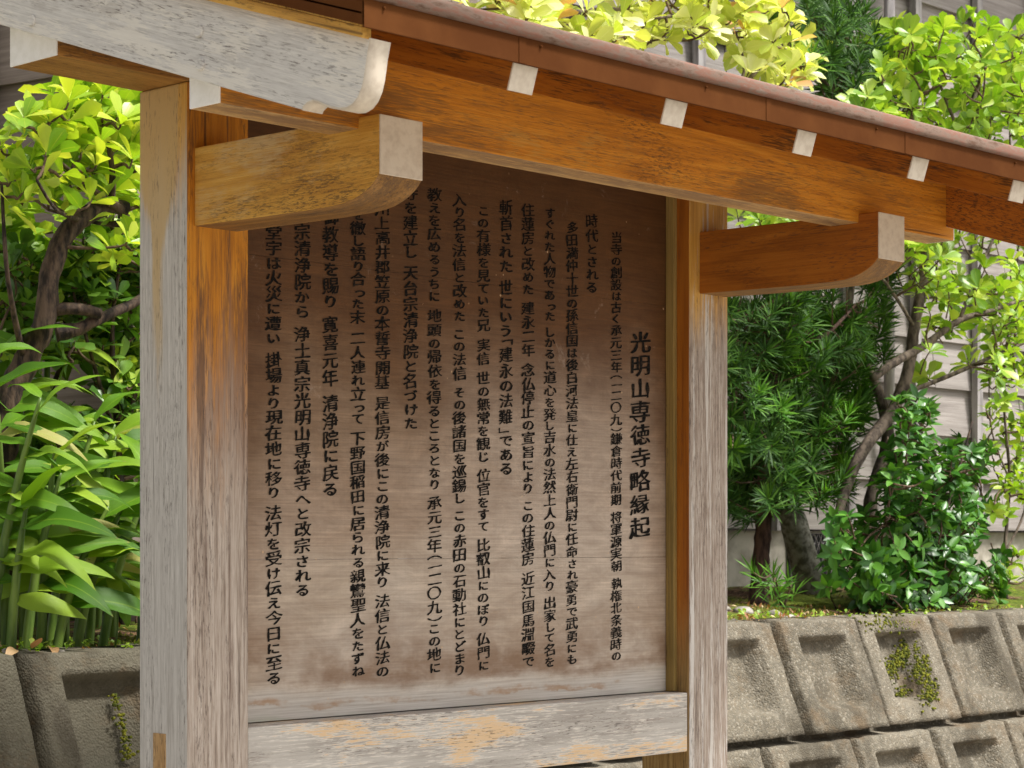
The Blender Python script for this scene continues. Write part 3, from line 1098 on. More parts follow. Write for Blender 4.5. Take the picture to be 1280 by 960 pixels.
def barge(x0, x1, outer):
    """gable board with a scroll cut foot; both slopes"""
    for side in (-1, 1):
        top = lambda y: 2.1005 + 0.323 * (y + 0.683)
        bot = lambda y: 2.2132 + 0.323 * y
        curve = [(-0.560, bot(-0.560)), (-0.563, 2.0365), (-0.570, 2.0400), (-0.580, 2.0412), (-0.590, 2.0385), (-0.600, 2.0340),
                 (-0.613, 2.0290), (-0.628, 2.0250), (-0.641, 2.0240), (-0.652, 2.0270), (-0.661, 2.0335), (-0.668, 2.0440),
                 (-0.672, 2.0560), (-0.677, 2.0800), (-0.6825, top(-0.6825))]
        pts = [(YC, bot(YC))] + curve + [(YC, top(YC))]
        coat = curve
        if side > 0:
            ye = 2 * YC - YREAR - 0.012
            coat = [(ye, bot(ye)), (ye, top(ye))]
            curve = coat
            pts = [(YC, bot(YC))] + coat + [(YC, top(YC))]
        if side > 0:
            pts = [(2 * YC - y, z) for y, z in pts][::-1]
            coat = [(2 * YC - y, z) for y, z in curve][::-1]
        me = prism_x('bargeboard', pts, x0, x1, 0.0015)
        for p in me.polygons:
            inner = p.normal.x > 0.5 if outer < 0 else p.normal.x < -0.5
            if inner:
                p.material_index = 1
        o = link('bargeboard', me, [M['barge'], M['barge_in']], KO)
        c = [(y, z) for y, z in coat]
        # white coat on the scroll cut end grain
        t = -0.0022 if side < 0 else 0.0022
        out = []
        for i, (y, z) in enumerate(c):
            a_, b_ = c[max(i - 1, 0)], c[min(i + 1, len(c) - 1)]
            dd = Vector((b_[0] - a_[0], b_[1] - a_[1])).normalized()
            nn = Vector((dd.y, -dd.x))
            if side < 0:
                nn = Vector((-dd.y, dd.x))
            out.append((y + nn.x * 0.0022, z + nn.y * 0.0022, y - nn.x * .0005, z - nn.y * .0005))
        V, F = [], []
        n = len(c)
        for xx in (x0 + .0004, x1 - .0004):
            V += [(xx, a_, b_) for a_, b_, _, _ in out]
            V += [(xx, a_, b_) for _, _, a_, b_ in out]
        for i in range(n - 1):
            F.append((i, i + 1, 2 * n + i + 1, 2 * n + i))
            F.append((i, n + i, n + i + 1, i + 1))
            F.append((2 * n + i, 2 * n + i + 1, 3 * n + i + 1, 3 * n + i))
        me = mesh_from('painted_end', V, F)
        bevel_mesh(me, 0)
        link('painted_end', me, M['cream'], o, smooth=True)
        if outer < 0:
            # dowel heads
            for (y, z) in ((-0.362, 2.160), (-0.365, 2.117), (0.011, 2.235)):
                if side > 0:
                    continue
                me = tube_mesh('wooden_plug', [(x0 + .004, y, z), (x0 - .0022, y, z), (x0 - .004, y, z)], [0.0085, 0.0085, 0.007], 14, 0.05)
                link('wooden_plug', me, M['barge'], o)


barge(-0.2655, -0.2325, -1)
barge(1.512, 1.546, 1)

# yellow edge board between bargeboard and roof metal
for xa, xb in ((-0.2775, -0.2615), (1.5425, 1.5865)):
    for side in (-1, 1):
        a = -0.6810 if side < 0 else 2 * YC - YREAR - .008
        pts = [(a, zR(a) + .0245), (YC, zR(YC) + .0245), (YC, zR(YC) + .0378), (a, zR(a) + .0378)]
        if side > 0:
            pts = [(2 * YC - y, z) for y, z in pts][::-1]
        link('edge_board', prism_x('edge_board', pts, xa, xb, 0.001), M['deck_y'], KO)

# sheet metal roof with folded edges
def roof_metal():
    x0, x1 = -0.286, 1.596
    for side in (-1, 1):
        yf = -0.695 if side < 0 else 2 * YC - YREAR - 0.024
        def my(pts):
            return pts if side < 0 else [(2 * YC - y, z) for y, z in pts][::-1]
        z0 = 2.1085 if side < 0 else zR(yf) + 0.036
        # flat sheet on the slope
        a, b = yf + 0.004, YC
        pts = [(a, zR(a) + .0520), (b, zR(b) + .0520), (b, zR(b) + .0560), (a, zR(a) + .0560)]
        o = link('roof_sheet', prism_x('roof_sheet', my(pts), x0, x1, 0.0008), M['metal'], KO)
        if side < 0:
            RS = o
        # standing seams
        for k in range(7):
            xs = x0 + 0.03 + k * (x1 - x0 - 0.06) / 6
            pts = [(a, zR(a) + .0565), (b - .03, zR(b - .03) + .0565), (b - .03, zR(b - .03) + .072), (a, zR(a) + .072)]
            link('seam', prism_x('seam', my(pts), xs - .003, xs + .003, 0.001), M['metal'], o)
        # front drip fascia
        pts = [(yf, z0), (yf + .0035, z0), (yf + .0035, z0 + .034), (yf, z0 + .034)]
        fa = link('eave_fascia', prism_x('eave_fascia', my(pts), x0, x1, 0.0006), M['metal'], KO)
        # rounded faded nose
        c = (yf + 0.004, z0 + .0445)
        pts = [(c[0] + math.copysign(abs(math.cos(t)) ** .55, math.cos(t)) * 0.0115, c[1] + math.copysign(abs(math.sin(t)) ** .6, math.sin(t)) * 0.0105) for t in np.linspace(0, 2 * math.pi, 25)[:-1]]
        link('eave_nose', prism_x('eave_nose', my(pts), x0 - .002, x1 + .002, 0.0), M['nose'], KO, smooth=True)
        if side < 0:
            for xs in (-0.02, 0.50, 0.86, 1.32):
                link('sheet_lap', box_mesh('sheet_lap', xs, xs + .012, yf - .0009, yf - .0001, z0 + .0005, z0 + .033, 0), M['metal'], fa)
        # nail heads on the fascia
        if side < 0:
            for xs in (-0.255, 0.02, 0.36, 0.78, 1.19):
                me = tube_mesh('nail', [(xs, yf + .001, z0 + .027), (xs, yf - .0025, z0 + .027), (xs, yf - .0035, z0 + .027)], [.0020, .0018, .0010], 8)
                link('nail', me, M['metal'], fa)
        # gable edge folds
        for xa, xb in ((x0, x0 + .0035), (x1 - .0035, x1)):
            dz = 0.036
            a2, b2 = yf + .0005, YC
            pts = [(a2, zR(a2) + .0400), (b2, zR(b2) + .0400), (b2, zR(b2) + .0690), (a2, zR(a2) + .0690)]
            link('gable_fascia', prism_x('gable_fascia', my(pts), xa, xb, 0.0006), M['metal'], KO)
    # ridge cap
    zr = zR(YC) + .056
    pts = [(YC - .09, zr - .018), (YC - .05, zr + .03), (YC + .05, zr + .03), (YC + .09, zr - .018)]
    link('ridge_cap', prism_x('ridge_cap', pts, x0 - .006, x1 + .006, 0.003), M['metal'], KO)


roof_metal()

# planks of the board
BY = 0.05
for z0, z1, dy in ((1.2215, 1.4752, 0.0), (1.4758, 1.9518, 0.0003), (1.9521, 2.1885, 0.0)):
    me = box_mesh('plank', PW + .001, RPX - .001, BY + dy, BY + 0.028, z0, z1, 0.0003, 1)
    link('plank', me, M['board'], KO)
# batten against the right post and low one below
link('batten', box_mesh('batten', RPX - 0.011, RPX - .0005, 0.030, BY - .0005, 1.221, 2.188, 0.0015), M['strip'], KO)
sb = beam('sill_beam', PW + .001, RPX - .001, 0.004, 0.105, 1.108, 1.2195, M['sill'], None, False)
sb['label'] = 'bottom beam, bleached grey with peeled cream patches'


# ---------------------------------------------------------------- lettering
COLS = [   # (x, z_top, z_bottom, text)
    (1.108, 1.898, 1.508, '光明山専徳寺略縁起'),
    (1.039, 2.078, 1.282, '当寺の創設は古く承元三年︵一二〇九︶鎌倉時代前期　将軍源実朝　執権北条義時の'),
    (0.971, 2.103, 1.957, '時代とされる'),
    (0.916, 2.084, 1.280, '多田満仲十世の孫信国は後白河法皇に仕え左右衛門尉に任命され豪勇で武勇にも'),
    (0.856, 2.102, 1.278, 'すぐれた人物であった　しかるに道心を発し吉水の法然上人の仏門に入り　出家して名を'),
    (0.799, 2.103, 1.280, '住蓮房と改めた　建永二年　念仏停止の宣旨により　この住蓮房　近江国馬淵畷で'),
    (0.742, 2.103, 1.619, '斬首された　世にいう﹁建永の法難﹂である'),
    (0.685, 2.087, 1.278, 'この有様を見ていた兄　実信　世の無常を観じ　位官をすて　比叡山にのぼり　仏門に'),
    (0.626, 2.101, 1.274, '入り名を法信と改めた　この法信　その後諸国を巡錫し　この赤田の石動社にとどまり'),
    (0.566, 2.103, 1.279, '教えを広めるうちに　地頭の帰依を得るところとなり　承元三年︵一二〇九︶この地に'),
    (0.510, 2.100, 1.690, '寺を建立し　天台宗清浄院と名づけた'),
    (0.445, 2.066, 1.278, '川上高井郡笠原の本誓寺開基　是信房が後にこの清浄院に来り　法信と仏法の'),
    (0.390, 2.072, 1.281, '夜を徹し語り合った末　二人連れ立って　下野国稲田に居られる親鸞聖人をたずね'),
    (0.330, 2.042, 1.575, '御教導を賜り　寛喜元年　清浄院に戻る'),
    (0.270, 2.063, 1.414, '天台宗清浄院から　浄土真宗光明山専徳寺へと改宗される'),
    (0.210, 2.049, 1.277, '寺の堂宇は火災に遭い　掛場より現在地に移り　法灯を受け伝え今日に至る'),
]
GLYPHS = {}


def glyph(ch):
    """brush-like outline of one character centred on its em box"""
    if ch in GLYPHS:
        return GLYPHS[ch]
    cu = bpy.data.curves.new('glyph', 'FONT')
    cu.body = ch
    cu.resolution_u = 3
    ob = bpy.data.objects.new('glyph', cu)
    me = ob.to_mesh()
    bm = bmesh.new()
    bm.from_mesh(me)
    ob.to_mesh_clear()
    bpy.data.objects.remove(ob)
    bpy.data.curves.remove(cu)
    bmesh.ops.remove_doubles(bm, verts=bm.verts, dist=1e-4)
    long_e = [e for e in bm.edges if e.is_boundary and e.calc_length() > 0.10]
    for e in long_e:
        c = int(e.calc_length() / 0.07)
        if c > 0:
            bmesh.ops.subdivide_edges(bm, edges=[e], cuts=min(c, 8))
    # outline normals
    nor = {}
    for v in bm.verts:
        a = Vector((0, 0))
        for e in v.link_edges:
            if e.is_boundary and e.link_faces:
                f = e.link_faces[0]
                for l in f.loops:
                    if l.edge == e:
                        d = l.link_loop_next.vert.co - l.vert.co
                        t = Vector((d.y, -d.x))
                        if f.normal.z < 0:
                            t = -t
                        if t.length > 0:
                            a += t.normalized()
        nor[v.index] = a.normalized() if a.length > 0 else Vector((0, 0))
    seed = (ord(ch) % 97) * 0.37
    kana = '\u3040' <= ch <= '\u309f'
    ys = [v.co.y for v in bm.verts]
    cx, cy = 0.5, 0.34
    if ch in '︵︶﹁﹂一二三':
        cy = (min(ys) + max(ys)) / 2
    for v in bm.verts:
        n = nor[v.index]
        x, y = v.co.x, v.co.y
        amp = mnoise.noise(Vector((x * 4 + seed, y * 4, seed))) * 1.25
        wv = 0.015 + 0.038 * amp + (0.010 if kana else 0.0)       # upright strokes: heavy, uneven
        wh = 0.009 + 0.028 * amp + (0.012 if kana else 0.0)       # level strokes: thin
        x2 = x + n.x * wv + n.x * 0.01
        y2 = y + n.y * wh
        # hand-drawn sway and rise to the right
        x2 += 0.028 * mnoise.noise(Vector((x * 2.2 + seed, y * 2.2, 5.0)))
        y2 += 0.028 * mnoise.noise(Vector((x * 2.2, y * 2.2 + seed, 9.0)))
        y2 += 0.17 * (x2 - cx) * (0.6 if kana else 1.0)
        v.co.x, v.co.y = x2 - cx, y2 - cy
    bmesh.ops.triangulate(bm, faces=[f for f in bm.faces if len(f.verts) > 3], ngon_method='EAR_CLIP')
    V = np.array([v.co[:2] for v in bm.verts])
    for i, v in enumerate(bm.verts):
        v.index = i
    F = [tuple(v.index for v in f.verts) for f in bm.faces]
    bm.free()
    GLYPHS[ch] = (V, F)
    return GLYPHS[ch]


def lettering():
    rg = random.Random(11)
    for ci, (x, zt, zb, text) in enumerate(COLS):
        w = []
        for ch in text:
            if ch == '　':
                w.append(0.45)
            elif ch in '︵︶﹁﹂':
                w.append(0.6)
            elif ch in '一しっり':
                w.append(0.8)
            elif '\u3040' <= ch <= '\u309f':
                w.append(0.92)
            else:
                w.append(1.06)
        pitch = (zt - zb) / sum(w)
        base = pitch * 1.06 if ci else pitch * 1.02
        z = zt
        V, F = [], []
        for ch, q in zip(text, w):
            zc = z - pitch * q / 2
            z -= pitch * q
            if ch == '　':
                continue
            gv, gf = glyph(ch)
            kana = '\u3040' <= ch <= '\u309f'
            s = base * (0.80 if kana else 0.95) * rg.uniform(0.95, 1.05)
            sx, sz = min(s * 1.55, 0.036 if ci else 1), s * (1.02 if kana else 1.06)
            a = math.radians(rg.uniform(-2.5, 2.5))
            jx = rg.uniform(-0.0010, 0.0010) + (0.004 if ch == 'っ' else 0)
            o = len(V)
            for gx, gy in gv:
                if ch in '︵︶﹁﹂':
                    gy = gy + 0.0
                rx = gx * math.cos(a) - gy * math.sin(a)
                ry = gx * math.sin(a) + gy * math.cos(a)
                V.append((x + jx + rx * sx, BY - 0.0009, zc + ry * sz))
            F += [tuple(i + o for i in f) for f in gf]
        me = mesh_from('text_column', V, F)
        o = link('text_column', me, M['ink'], KO)


lettering()


# ================================================================ FOLIAGE
def leaf_mesh(name, prof, fold=0.25, curl=0.25, nl=6, wave=0.0, tip=0.0, cols=1, seed=0):
    """unit leaf along +X, width in Y, upper face +Z; prof(t)->half width"""
    rg = random.Random(seed)
    V, F, UV = [], [], []
    rows = []
    ph = rg.uniform(0, 6)
    for i in range(nl + 1):
        t = i / nl
        w = prof(t)
        # droop along the length
        ang = curl * t
        x = t - 0.18 * curl * curl * t ** 3
        z = -0.5 * curl * t * t + tip * t
        row = []
        for j in range(-cols, cols + 1):
            s = j / cols
            y = w * s
            zz = z + abs(y) * fold + wave * w * math.sin(t * 13 + ph + (1.5 if s > 0 else 0)) * abs(s)
            row.append(len(V))
            V.append((x, y, zz))
            UV.append((0.5 + 0.5 * s, t))
        rows.append(row)
    for i in range(nl):
        for j in range(2 * cols):
            F.append((rows[i][j], rows[i + 1][j], rows[i + 1][j + 1], rows[i][j + 1]))
    me = mesh_from(name, V, [tuple(reversed(f)) for f in F])
    uvl = me.uv_layers.new(name='UVMap')
    for lp in me.loops:
        uvl.data[lp.index].uv = UV[lp.vertex_index]
    me.polygons.foreach_set('use_smooth', [True] * len(me.polygons))
    return me


def p_obov(t):       # rounded tip, widest near the end
    return 0.280 * (math.sin(math.pi * min(t, 1) ** 1.55) ** 0.58) * (0.25 + 0.85 * t) + 0.012 * (1 - t) if 0 < t < 1 else (0.012 if t <= 0 else 0.0)


def p_ovate(t):
    return 0.215 * (math.sin(math.pi * t ** 0.85) ** 0.9) + 0.008 * (1 - t) if 0 < t < 1 else (0.008 if t <= 0 else 0.0)


def p_lance(t):
    return 0.138 * (math.sin(math.pi * t ** 0.8) ** 0.75) * (1 - 0.35 * t) + 0.012 * (1 - t) if 0 < t < 1 else (0.012 if t <= 0 else 0.0)


def variants(name, prof, mat, k, **kw):
    out = []
    for i in range(k):
        rg = random.Random(i * 31 + len(name))
        a = dict(kw)
        a['fold'] = kw.get('fold', 0.25) * rg.uniform(0.5, 1.5)
        a['curl'] = kw.get('curl', 0.3) * rg.uniform(-0.3, 1.8)
        me = leaf_mesh('leaf', prof, seed=i, **a)
        me.materials.append(mat)
        out.append(me)
    return out


def orient(pos, d, up, size, wid=1.0):
    d = d.normalized()
    y = up.cross(d)
    if y.length < 1e-4:
        y = Vector((1, 0, 0)).cross(d)
    y.normalize()
    z = d.cross(y)
    m = Matrix(((d.x * size, y.x * size * wid, z.x * size, pos.x),
                (d.y * size, y.y * size * wid, z.y * size, pos.y),
                (d.z * size, y.z * size * wid, z.z * size, pos.z),
                (0, 0, 0, 1)))
    return m


def behind_board(px, py):
    yt = (px - 467) * 0.25 if px > 467 else 0
    if px < 172:
        return py < 95
    if py < yt - 4:
        return False
    if px < 912:
        return True
    return py < 250 + (px - 912) * 0.12 + 50


def joined_leaves(name, items, mat):
    """items: (mesh, matrix) -> one mesh"""
    V, F, UV = [], [], []
    cache = {}
    off = 0
    vs, fs, us = [], [], []
    for me, m in items:
        if me.name not in cache:
            a = np.zeros(len(me.vertices) * 3)
            me.vertices.foreach_get('co', a)
            f = np.array([tuple(p.vertices) for p in me.polygons])
            u = np.zeros(len(me.loops) * 2)
            me.uv_layers[0].data.foreach_get('uv', u)
            cache[me.name] = (a.reshape(-1, 3), f, u)
        a, f, u = cache[me.name]
        M3 = np.array(m.to_3x3())
        T = np.array(m.translation)
        vs.append(a @ M3.T + T)
        fs.append(f + off)
        us.append(u)
        off += len(a)
    if not vs:
        return None
    V = np.concatenate(vs)
    F = np.concatenate(fs)
    me = bpy.data.meshes.new(name)
    me.vertices.add(len(V))
    me.vertices.foreach_set('co', V.ravel())
    me.loops.add(F.size)
    me.loops.foreach_set('vertex_index', F.ravel())
    me.polygons.add(len(F))
    me.polygons.foreach_set('loop_start', np.arange(0, F.size, 4))
    me.polygons.foreach_set('loop_total', np.full(len(F), 4))
    uvl = me.uv_layers.new(name='UVMap')
    uvl.data.foreach_set('uv', np.concatenate(us))
    me.update(calc_edges=True)
    me.polygons.foreach_set('use_smooth', np.ones(len(F), dtype=bool))
    me.materials.append(mat)
    return me


def plant_leaves(root, items, mat, limit=300, single='leaf', mass='foliage'):
    """the leaves that show largest become objects, the rest one mesh"""
    scored = []
    for k, (me, m) in enumerate(items):
        px, py, d = proj(m.translation)
        vis = -10 < px < 1290 and -10 < py < 970 and not behind_board(px, py)
        scored.append((0 if vis else 1, d / m.to_scale().x, k))
    scored.sort()
    one = set(k for _, _, k in scored[:limit] if _ is not None)
    one = set(k for v, _, k in scored[:limit] if v == 0)
    w = Matrix.Translation(root.location).inverted()
    rest = []
    for k, (me, m) in enumerate(items):
        if k in one:
            o = bpy.data.objects.new(single, me)
            COL.objects.link(o)
            o.parent = root
            o.matrix_parent_inverse = w
            o.matrix_basis = m
        else:
            rest.append((me, m))
    if rest:
        me = joined_leaves(mass, rest, mat)
        o = link(mass, me, None, root)
        o['kind'] = 'stuff'


def nearest_on(limbs, p):
    best = None
    for path, rad in limbs:
        for i, q in enumerate(path):
            d = (q - p).length - (0.35 * (q.z < p.z)) * 0.2
            if best is None or d < best[0]:
                best = (d, q, rad[i], path, i)
    return best


def ball(rg):
    while True:
        v = Vector((rg.uniform(-1, 1), rg.uniform(-1, 1), rg.uniform(-1, 1)))
        if v.length < 1:
            return v


def rosette(rg, P, S, n, size, meshes, out, lo=35, hi=80, wid=1.0):
    S = S.normalized()
    a = S.cross(Vector((0.2, 0.1, 1)) if abs(S.z) < 0.9 else Vector((1, 0, 0))).normalized()
    b = S.cross(a)
    ph = rg.uniform(0, 6.28)
    for k in range(n):
        t = ph + 2.4 * k + rg.uniform(-.3, .3)
        el = math.radians(rg.uniform(lo, hi))
        rad = a * math.cos(t) + b * math.sin(t)
        d = S * math.cos(el) + rad * math.sin(el)
        up = S * math.sin(el) - rad * math.cos(el) + ball(rg) * 0.25
        out.append((rg.choice(meshes), orient(P - S * rg.uniform(0, 0.012), d, up, size * rg.uniform(0.7, 1.15), wid)))


def whorl_tree(name, base, label, limbs_def, clusters, size, mat, bark, cat='tree', n=(5, 8), group=None, seed=1,
               twig_r=0.0025, outward=None, mesh_kw=None, prof=p_obov, lo=35, hi=80, limit=300, nl=6):
    root = empty(name, base)
    tag(root, label, cat, group)
    rg = random.Random(seed)
    meshes = variants('leaf', prof, mat, 6, **(mesh_kw or dict(fold=0.3, curl=0.35, nl=nl)))
    limbs = []
    parts = []
    for pts in limbs_def:
        path, rad = smooth_path(pts, 5)
        limbs.append((path, rad))
        parts.append(tube(path, rad, 9, 0.10, rg))
    V, F = merge(parts)
    link('trunk', mesh_from('trunk', V, F), bark, root, smooth=True)
    tw = []
    items = []
    c0 = sum((p for p in clusters), Vector()) / max(len(clusters), 1)
    for P in clusters:
        d, q, r, path, i = nearest_on(limbs, P)
        far = (q - P).length > 0.15
        S = (P - q).normalized() * 0.8 + Vector((0, 0, 0.7)) + ball(rg) * 0.4
        if outward is not None:
            S += outward * 0.5
        mid = (q + P) / 2 + ball(rg) * 0.12 * (P - q).length - Vector((0, 0, 0.06 * (P - q).length))
        path2, rad2 = smooth_path([(q, min(r, twig_r * 2.2)), (mid, twig_r * 1.5), (P - S.normalized() * 0.02, twig_r), (P, twig_r * 0.8)], 3)
        if far:                      # a short spray on a neighbouring shoot
            path2, rad2 = smooth_path([(P - S.normalized() * 0.09, twig_r * 1.2), (P - S.normalized() * 0.04 + ball(rg) * 0.006, twig_r), (P, twig_r * 0.8)], 3)
        tw.append(tube(path2, rad2, 5, 0.1, rg))
        limbs.append((path2[4:], rad2[4:])) if len(limbs) < 160 else None
        rosette(rg, P, S, rg.randint(*n), size, meshes, items, lo, hi)
        if rg.random() < 0.5:
            rosette(rg, P - S.normalized() * 0.035, S, rg.randint(2, 4), size, meshes, items, 60, 100)
    V, F = merge(tw)
    o = link('twigs', mesh_from('twigs', V, F), M['twig'], root, smooth=True)
    o['kind'] = 'stuff'
    plant_leaves(root, items, mat, limit)
    return root


def region(rg, n, poly_boxes, y0, y1):
    """cluster centres seen inside photo boxes (x0, y0, x1, y1, weight) between two depths"""
    out = []
    tot = sum(b[4] for b in poly_boxes)
    for b in poly_boxes:
        for k in range(int(round(n * b[4] / tot))):
            out.append(at(rg.uniform(b[0], b[2]), rg.uniform(b[1], b[3]), Y=rg.uniform(y0, y1)))
    return out


# --- bright shrub with the twisted dark trunk, left
rg = random.Random(21)
lim = [
    [(at(2, 800, Y=1.28), .034), (at(0, 620, Y=1.28), .033), (at(14, 500, Y=1.26), .031), (at(38, 440, Y=1.24), .026), (at(56, 400, Y=1.22), .024), (at(62, 345, Y=1.22), .022),
     (at(78, 300, Y=1.21), .021), (at(104, 272, Y=1.20), .020), (at(138, 258, Y=1.20), .018), (at(160, 262, Y=1.19), .014)],
    [(at(70, 416, Y=1.22), .020), (at(96, 412, Y=1.20), .014), (at(120, 400, Y=1.19), .012), (at(172, 376, Y=1.21), .010), (at(205, 350, Y=1.24), .008)],
    [(at(62, 388, Y=1.22), .014), (at(92, 386, Y=1.19), .0125), (at(126, 392, Y=1.17), .0115)],
    [(at(150, 262, Y=1.19), .012), (at(120, 240, Y=1.16), .006), (at(72, 200, Y=1.12), .0045), (at(44, 168, Y=1.11), .003)],
    [(at(138, 258, Y=1.20), .010), (at(140, 210, Y=1.16), .006), (at(128, 150, Y=1.16), .004)],
    [(at(150, 280, Y=1.19), .008), (at(118, 278, Y=1.26), .004), (at(60, 262, Y=1.30), .003)],
    [(at(100, 275, Y=1.20), .006), (at(70, 262, Y=1.08), .0035), (at(46, 225, Y=1.06), .003)],
    [(at(30, 450, Y=1.24), .008), (at(10, 350, Y=1.16), .005), (at(2, 230, Y=1.16), .003)],
]
cl = region(rg, 98, [(60, 112, 172, 160, 16), (15, 140, 172, 205, 26), (20, 205, 170, 250, 14), (-20, 170, 30, 250, 7), (125, 285, 172, 320, 2), (172, 110, 260, 260, 8)], 1.07, 1.42)
whorl_tree('twisted_shrub', tuple(at(2, 800, Y=1.28)), 'bright yellow green shrub with a dark twisted trunk, left of the board', lim, cl, 0.068,
           M['leaf_bright'], M['bark_dark'], 'shrub', (5, 8), seed=2)

# --- darker leafy shrub low behind the post on the left
rg = random.Random(22)
b0 = at(150, 780, Y=1.55)
lim = [[(Vector((b0.x, b0.y, 1.28)), .012), (at(150, 600, Y=1.55), .009), (at(140, 420, Y=1.52), .006), (at(150, 330, Y=1.5), .003)],
       [(at(148, 560, Y=1.55), .007), (at(110, 430, Y=1.5), .004), (at(90, 360, Y=1.5), .003)],
       [(at(150, 560, Y=1.55), .007), (at(190, 420, Y=1.5), .004)]]
cl = region(rg, 230, [(85, 290, 190, 350, 12), (90, 350, 200, 450, 14), (-10, 300, 60, 420, 10), (-20, 430, 200, 560, 14), (-20, 560, 200, 740, 24)], 1.45, 1.68)
whorl_tree('leafy_shrub', (b0.x, b0.y, 1.28), 'darker green shrub behind the twisted trunk and left post', lim, cl, 0.060,
           M['leaf_dark'], M['bark_dark'], 'shrub', (5, 8), seed=3)

# --- bright low shrub filling the gap before the shed
rg = random.Random(27)
b0 = at(60, 780, Y=1.66)
b0.z = 1.28
lim = [[(b0, .012), (at(55, 600, Y=1.66), .009), (at(40, 420, Y=1.64), .006), (at(30, 300, Y=1.64), .003)],
       [(at(50, 520, Y=1.66), .007), (at(100, 400, Y=1.64), .004), (at(140, 300, Y=1.64), .003)]]
cl = region(rg, 120, [(-20, 225, 60, 330, 14), (60, 260, 180, 350, 14), (-20, 330, 60, 460, 14), (60, 340, 190, 470, 14), (-20, 470, 190, 600, 12)], 1.52, 1.69)
whorl_tree('pale_green_shrub', tuple(b0), 'pale green shrub between the twisted trunk and the shed wall', lim, cl, 0.068,
           M['leaf_mid'], M['bark_dark'], 'shrub', (5, 8), seed=13)

# --- yellow leaved tree above the roof
rg = random.Random(23)
b0 = at(690, 770, Y=1.45)
b0.z = 1.28
lim = [[(b0, .035), (b0 + Vector((-.03, .02, .55)), .03), (b0 + Vector((.03, -.02, 1.0)), .024), (at(640, 95, Y=1.42), .018), (at(690, 30, Y=1.4), .014), (at(760, 13, Y=1.38), .010), (at(815, 22, Y=1.36), .006), (at(850, 18, Y=1.36), .004)],
       [(at(600, 110, Y=1.42), .016), (at(592, 55, Y=1.4), .012), (at(640, 22, Y=1.4), .0105), (at(700, 4, Y=1.38), .006), (at(760, -30, Y=1.36), .004)],
       [(b0 + Vector((.03, -.02, .95)), .02), (at(800, 210, Y=1.42), .014), (at(905, 130, Y=1.40), .009), (at(955, 78, Y=1.38), .006), (at(990, 40, Y=1.36), .004)],
       [(at(905, 130, Y=1.40), .007), (at(930, 90, Y=1.36), .005), (at(920, 40, Y=1.36), .003)],
       [(at(905, 130, Y=1.40), .007), (at(970, 112, Y=1.32), .004), (at(1020, 100, Y=1.3), .003)]]
cl = region(rg, 135, [(580, 0, 700, 20, 6), (650, 4, 780, 50, 14), (700, 25, 850, 62, 10), (845, 0, 990, 40, 16), (880, 30, 1010, 80, 12), (930, 70, 1030, 110, 7), (600, -70, 960, 0, 22)], 1.18, 1.62)
whorl_tree('yellow_leaved_tree', tuple(b0), 'tree with pale yellow new leaves showing above the middle of the roof', lim, cl, 0.080,
           M['leaf_yellow'], M['bark_grey'], 'tree', (5, 8), seed=4)

# --- fresh green tree, upper right
rg = random.Random(24)
b0 = at(1082, 765, Y=1.70)
b0.z = 1.29
YT = 1.72
lim = [[(b0, .040), (at(1086, 668, Y=YT), 0.0258), (at(1091, 615, Y=YT), 0.0243), (at(1109, 556, Y=YT), 0.0228), (at(1103, 505, Y=YT), 0.0198), (at(1085, 462, Y=YT), 0.0167), (at(1068, 430, Y=YT), 0.0152), (at(1062, 380, Y=YT), 0.0122), (at(1075, 300, Y=YT), 0.0091), (at(1080, 200, Y=YT), 0.0061)],
       [(at(1045, 660, Y=1.62), 0.0122), (at(1052, 628, Y=1.62), 0.0167), (at(1075, 570, Y=1.64), 0.0213), (at(1118, 510, Y=1.66), 0.0228), (at(1137, 455, Y=1.66), 0.0213), (at(1143, 409, Y=1.66), 0.0205), (at(1155, 345, Y=1.66), 0.0198), (at(1165, 260, Y=1.66), 0.0152), (at(1200, 170, Y=1.64), 0.0122), (at(1225, 100, Y=1.62), 0.0076)],
       [(at(1091, 473, Y=1.6), 0.0152), (at(1120, 452, Y=1.58), 0.0144), (at(1155, 432, Y=1.56), 0.0137), (at(1200, 400, Y=1.52), 0.0114), (at(1240, 388, Y=1.5), 0.0076), (at(1290, 370, Y=1.5), 0.0061)],
       [(at(1130, 492, Y=1.64), 0.0091), (at(1200, 464, Y=1.56), 0.0076), (at(1240, 446, Y=1.52), 0.0068), (at(1295, 422, Y=1.5), 0.0053)],
       [(at(1200, 400, Y=1.52), 0.0076), (at(1218, 350, Y=1.5), 0.0061), (at(1260, 250, Y=1.5), 0.0046), (at(1262, 160, Y=1.5), 0.0030)],
       [(at(1165, 260, Y=1.66), 0.0091), (at(1120, 190, Y=1.6), 0.0061), (at(1080, 145, Y=1.6), 0.0038)],
       [(at(1200, 170, Y=1.64), 0.0076), (at(1170, 90, Y=1.6), 0.0046), (at(1160, 40, Y=1.6), 0.0030)],
       [(at(1143, 409, Y=1.66), 0.0076), (at(1100, 345, Y=1.55), 0.0046), (at(1060, 330, Y=1.5), 0.0030)]]
cl = region(rg, 450, [(1150, 340, 1285, 470, 12), (1105, 35, 1180, 75, 14), (1150, 25, 1290, 90, 16), (1080, 75, 1285, 150, 34), (1050, 130, 1285, 190, 30), (1100, 190, 1290, 240, 18), (1130, 240, 1290, 330, 26),
                      (1140, 330, 1285, 400, 14), (915, 268, 1010, 296, 10), (1230, 20, 1330, 300, 16), (1100, 300, 1150, 345, 4)], 1.3, 1.95)
whorl_tree('fresh_green_tree', tuple(b0), 'bright green tree with forked grey brown stems on the right', lim, cl, 0.070,
           M['leaf_mid'], M['bark_grey'], 'tree', (5, 8), seed=5, limit=300)

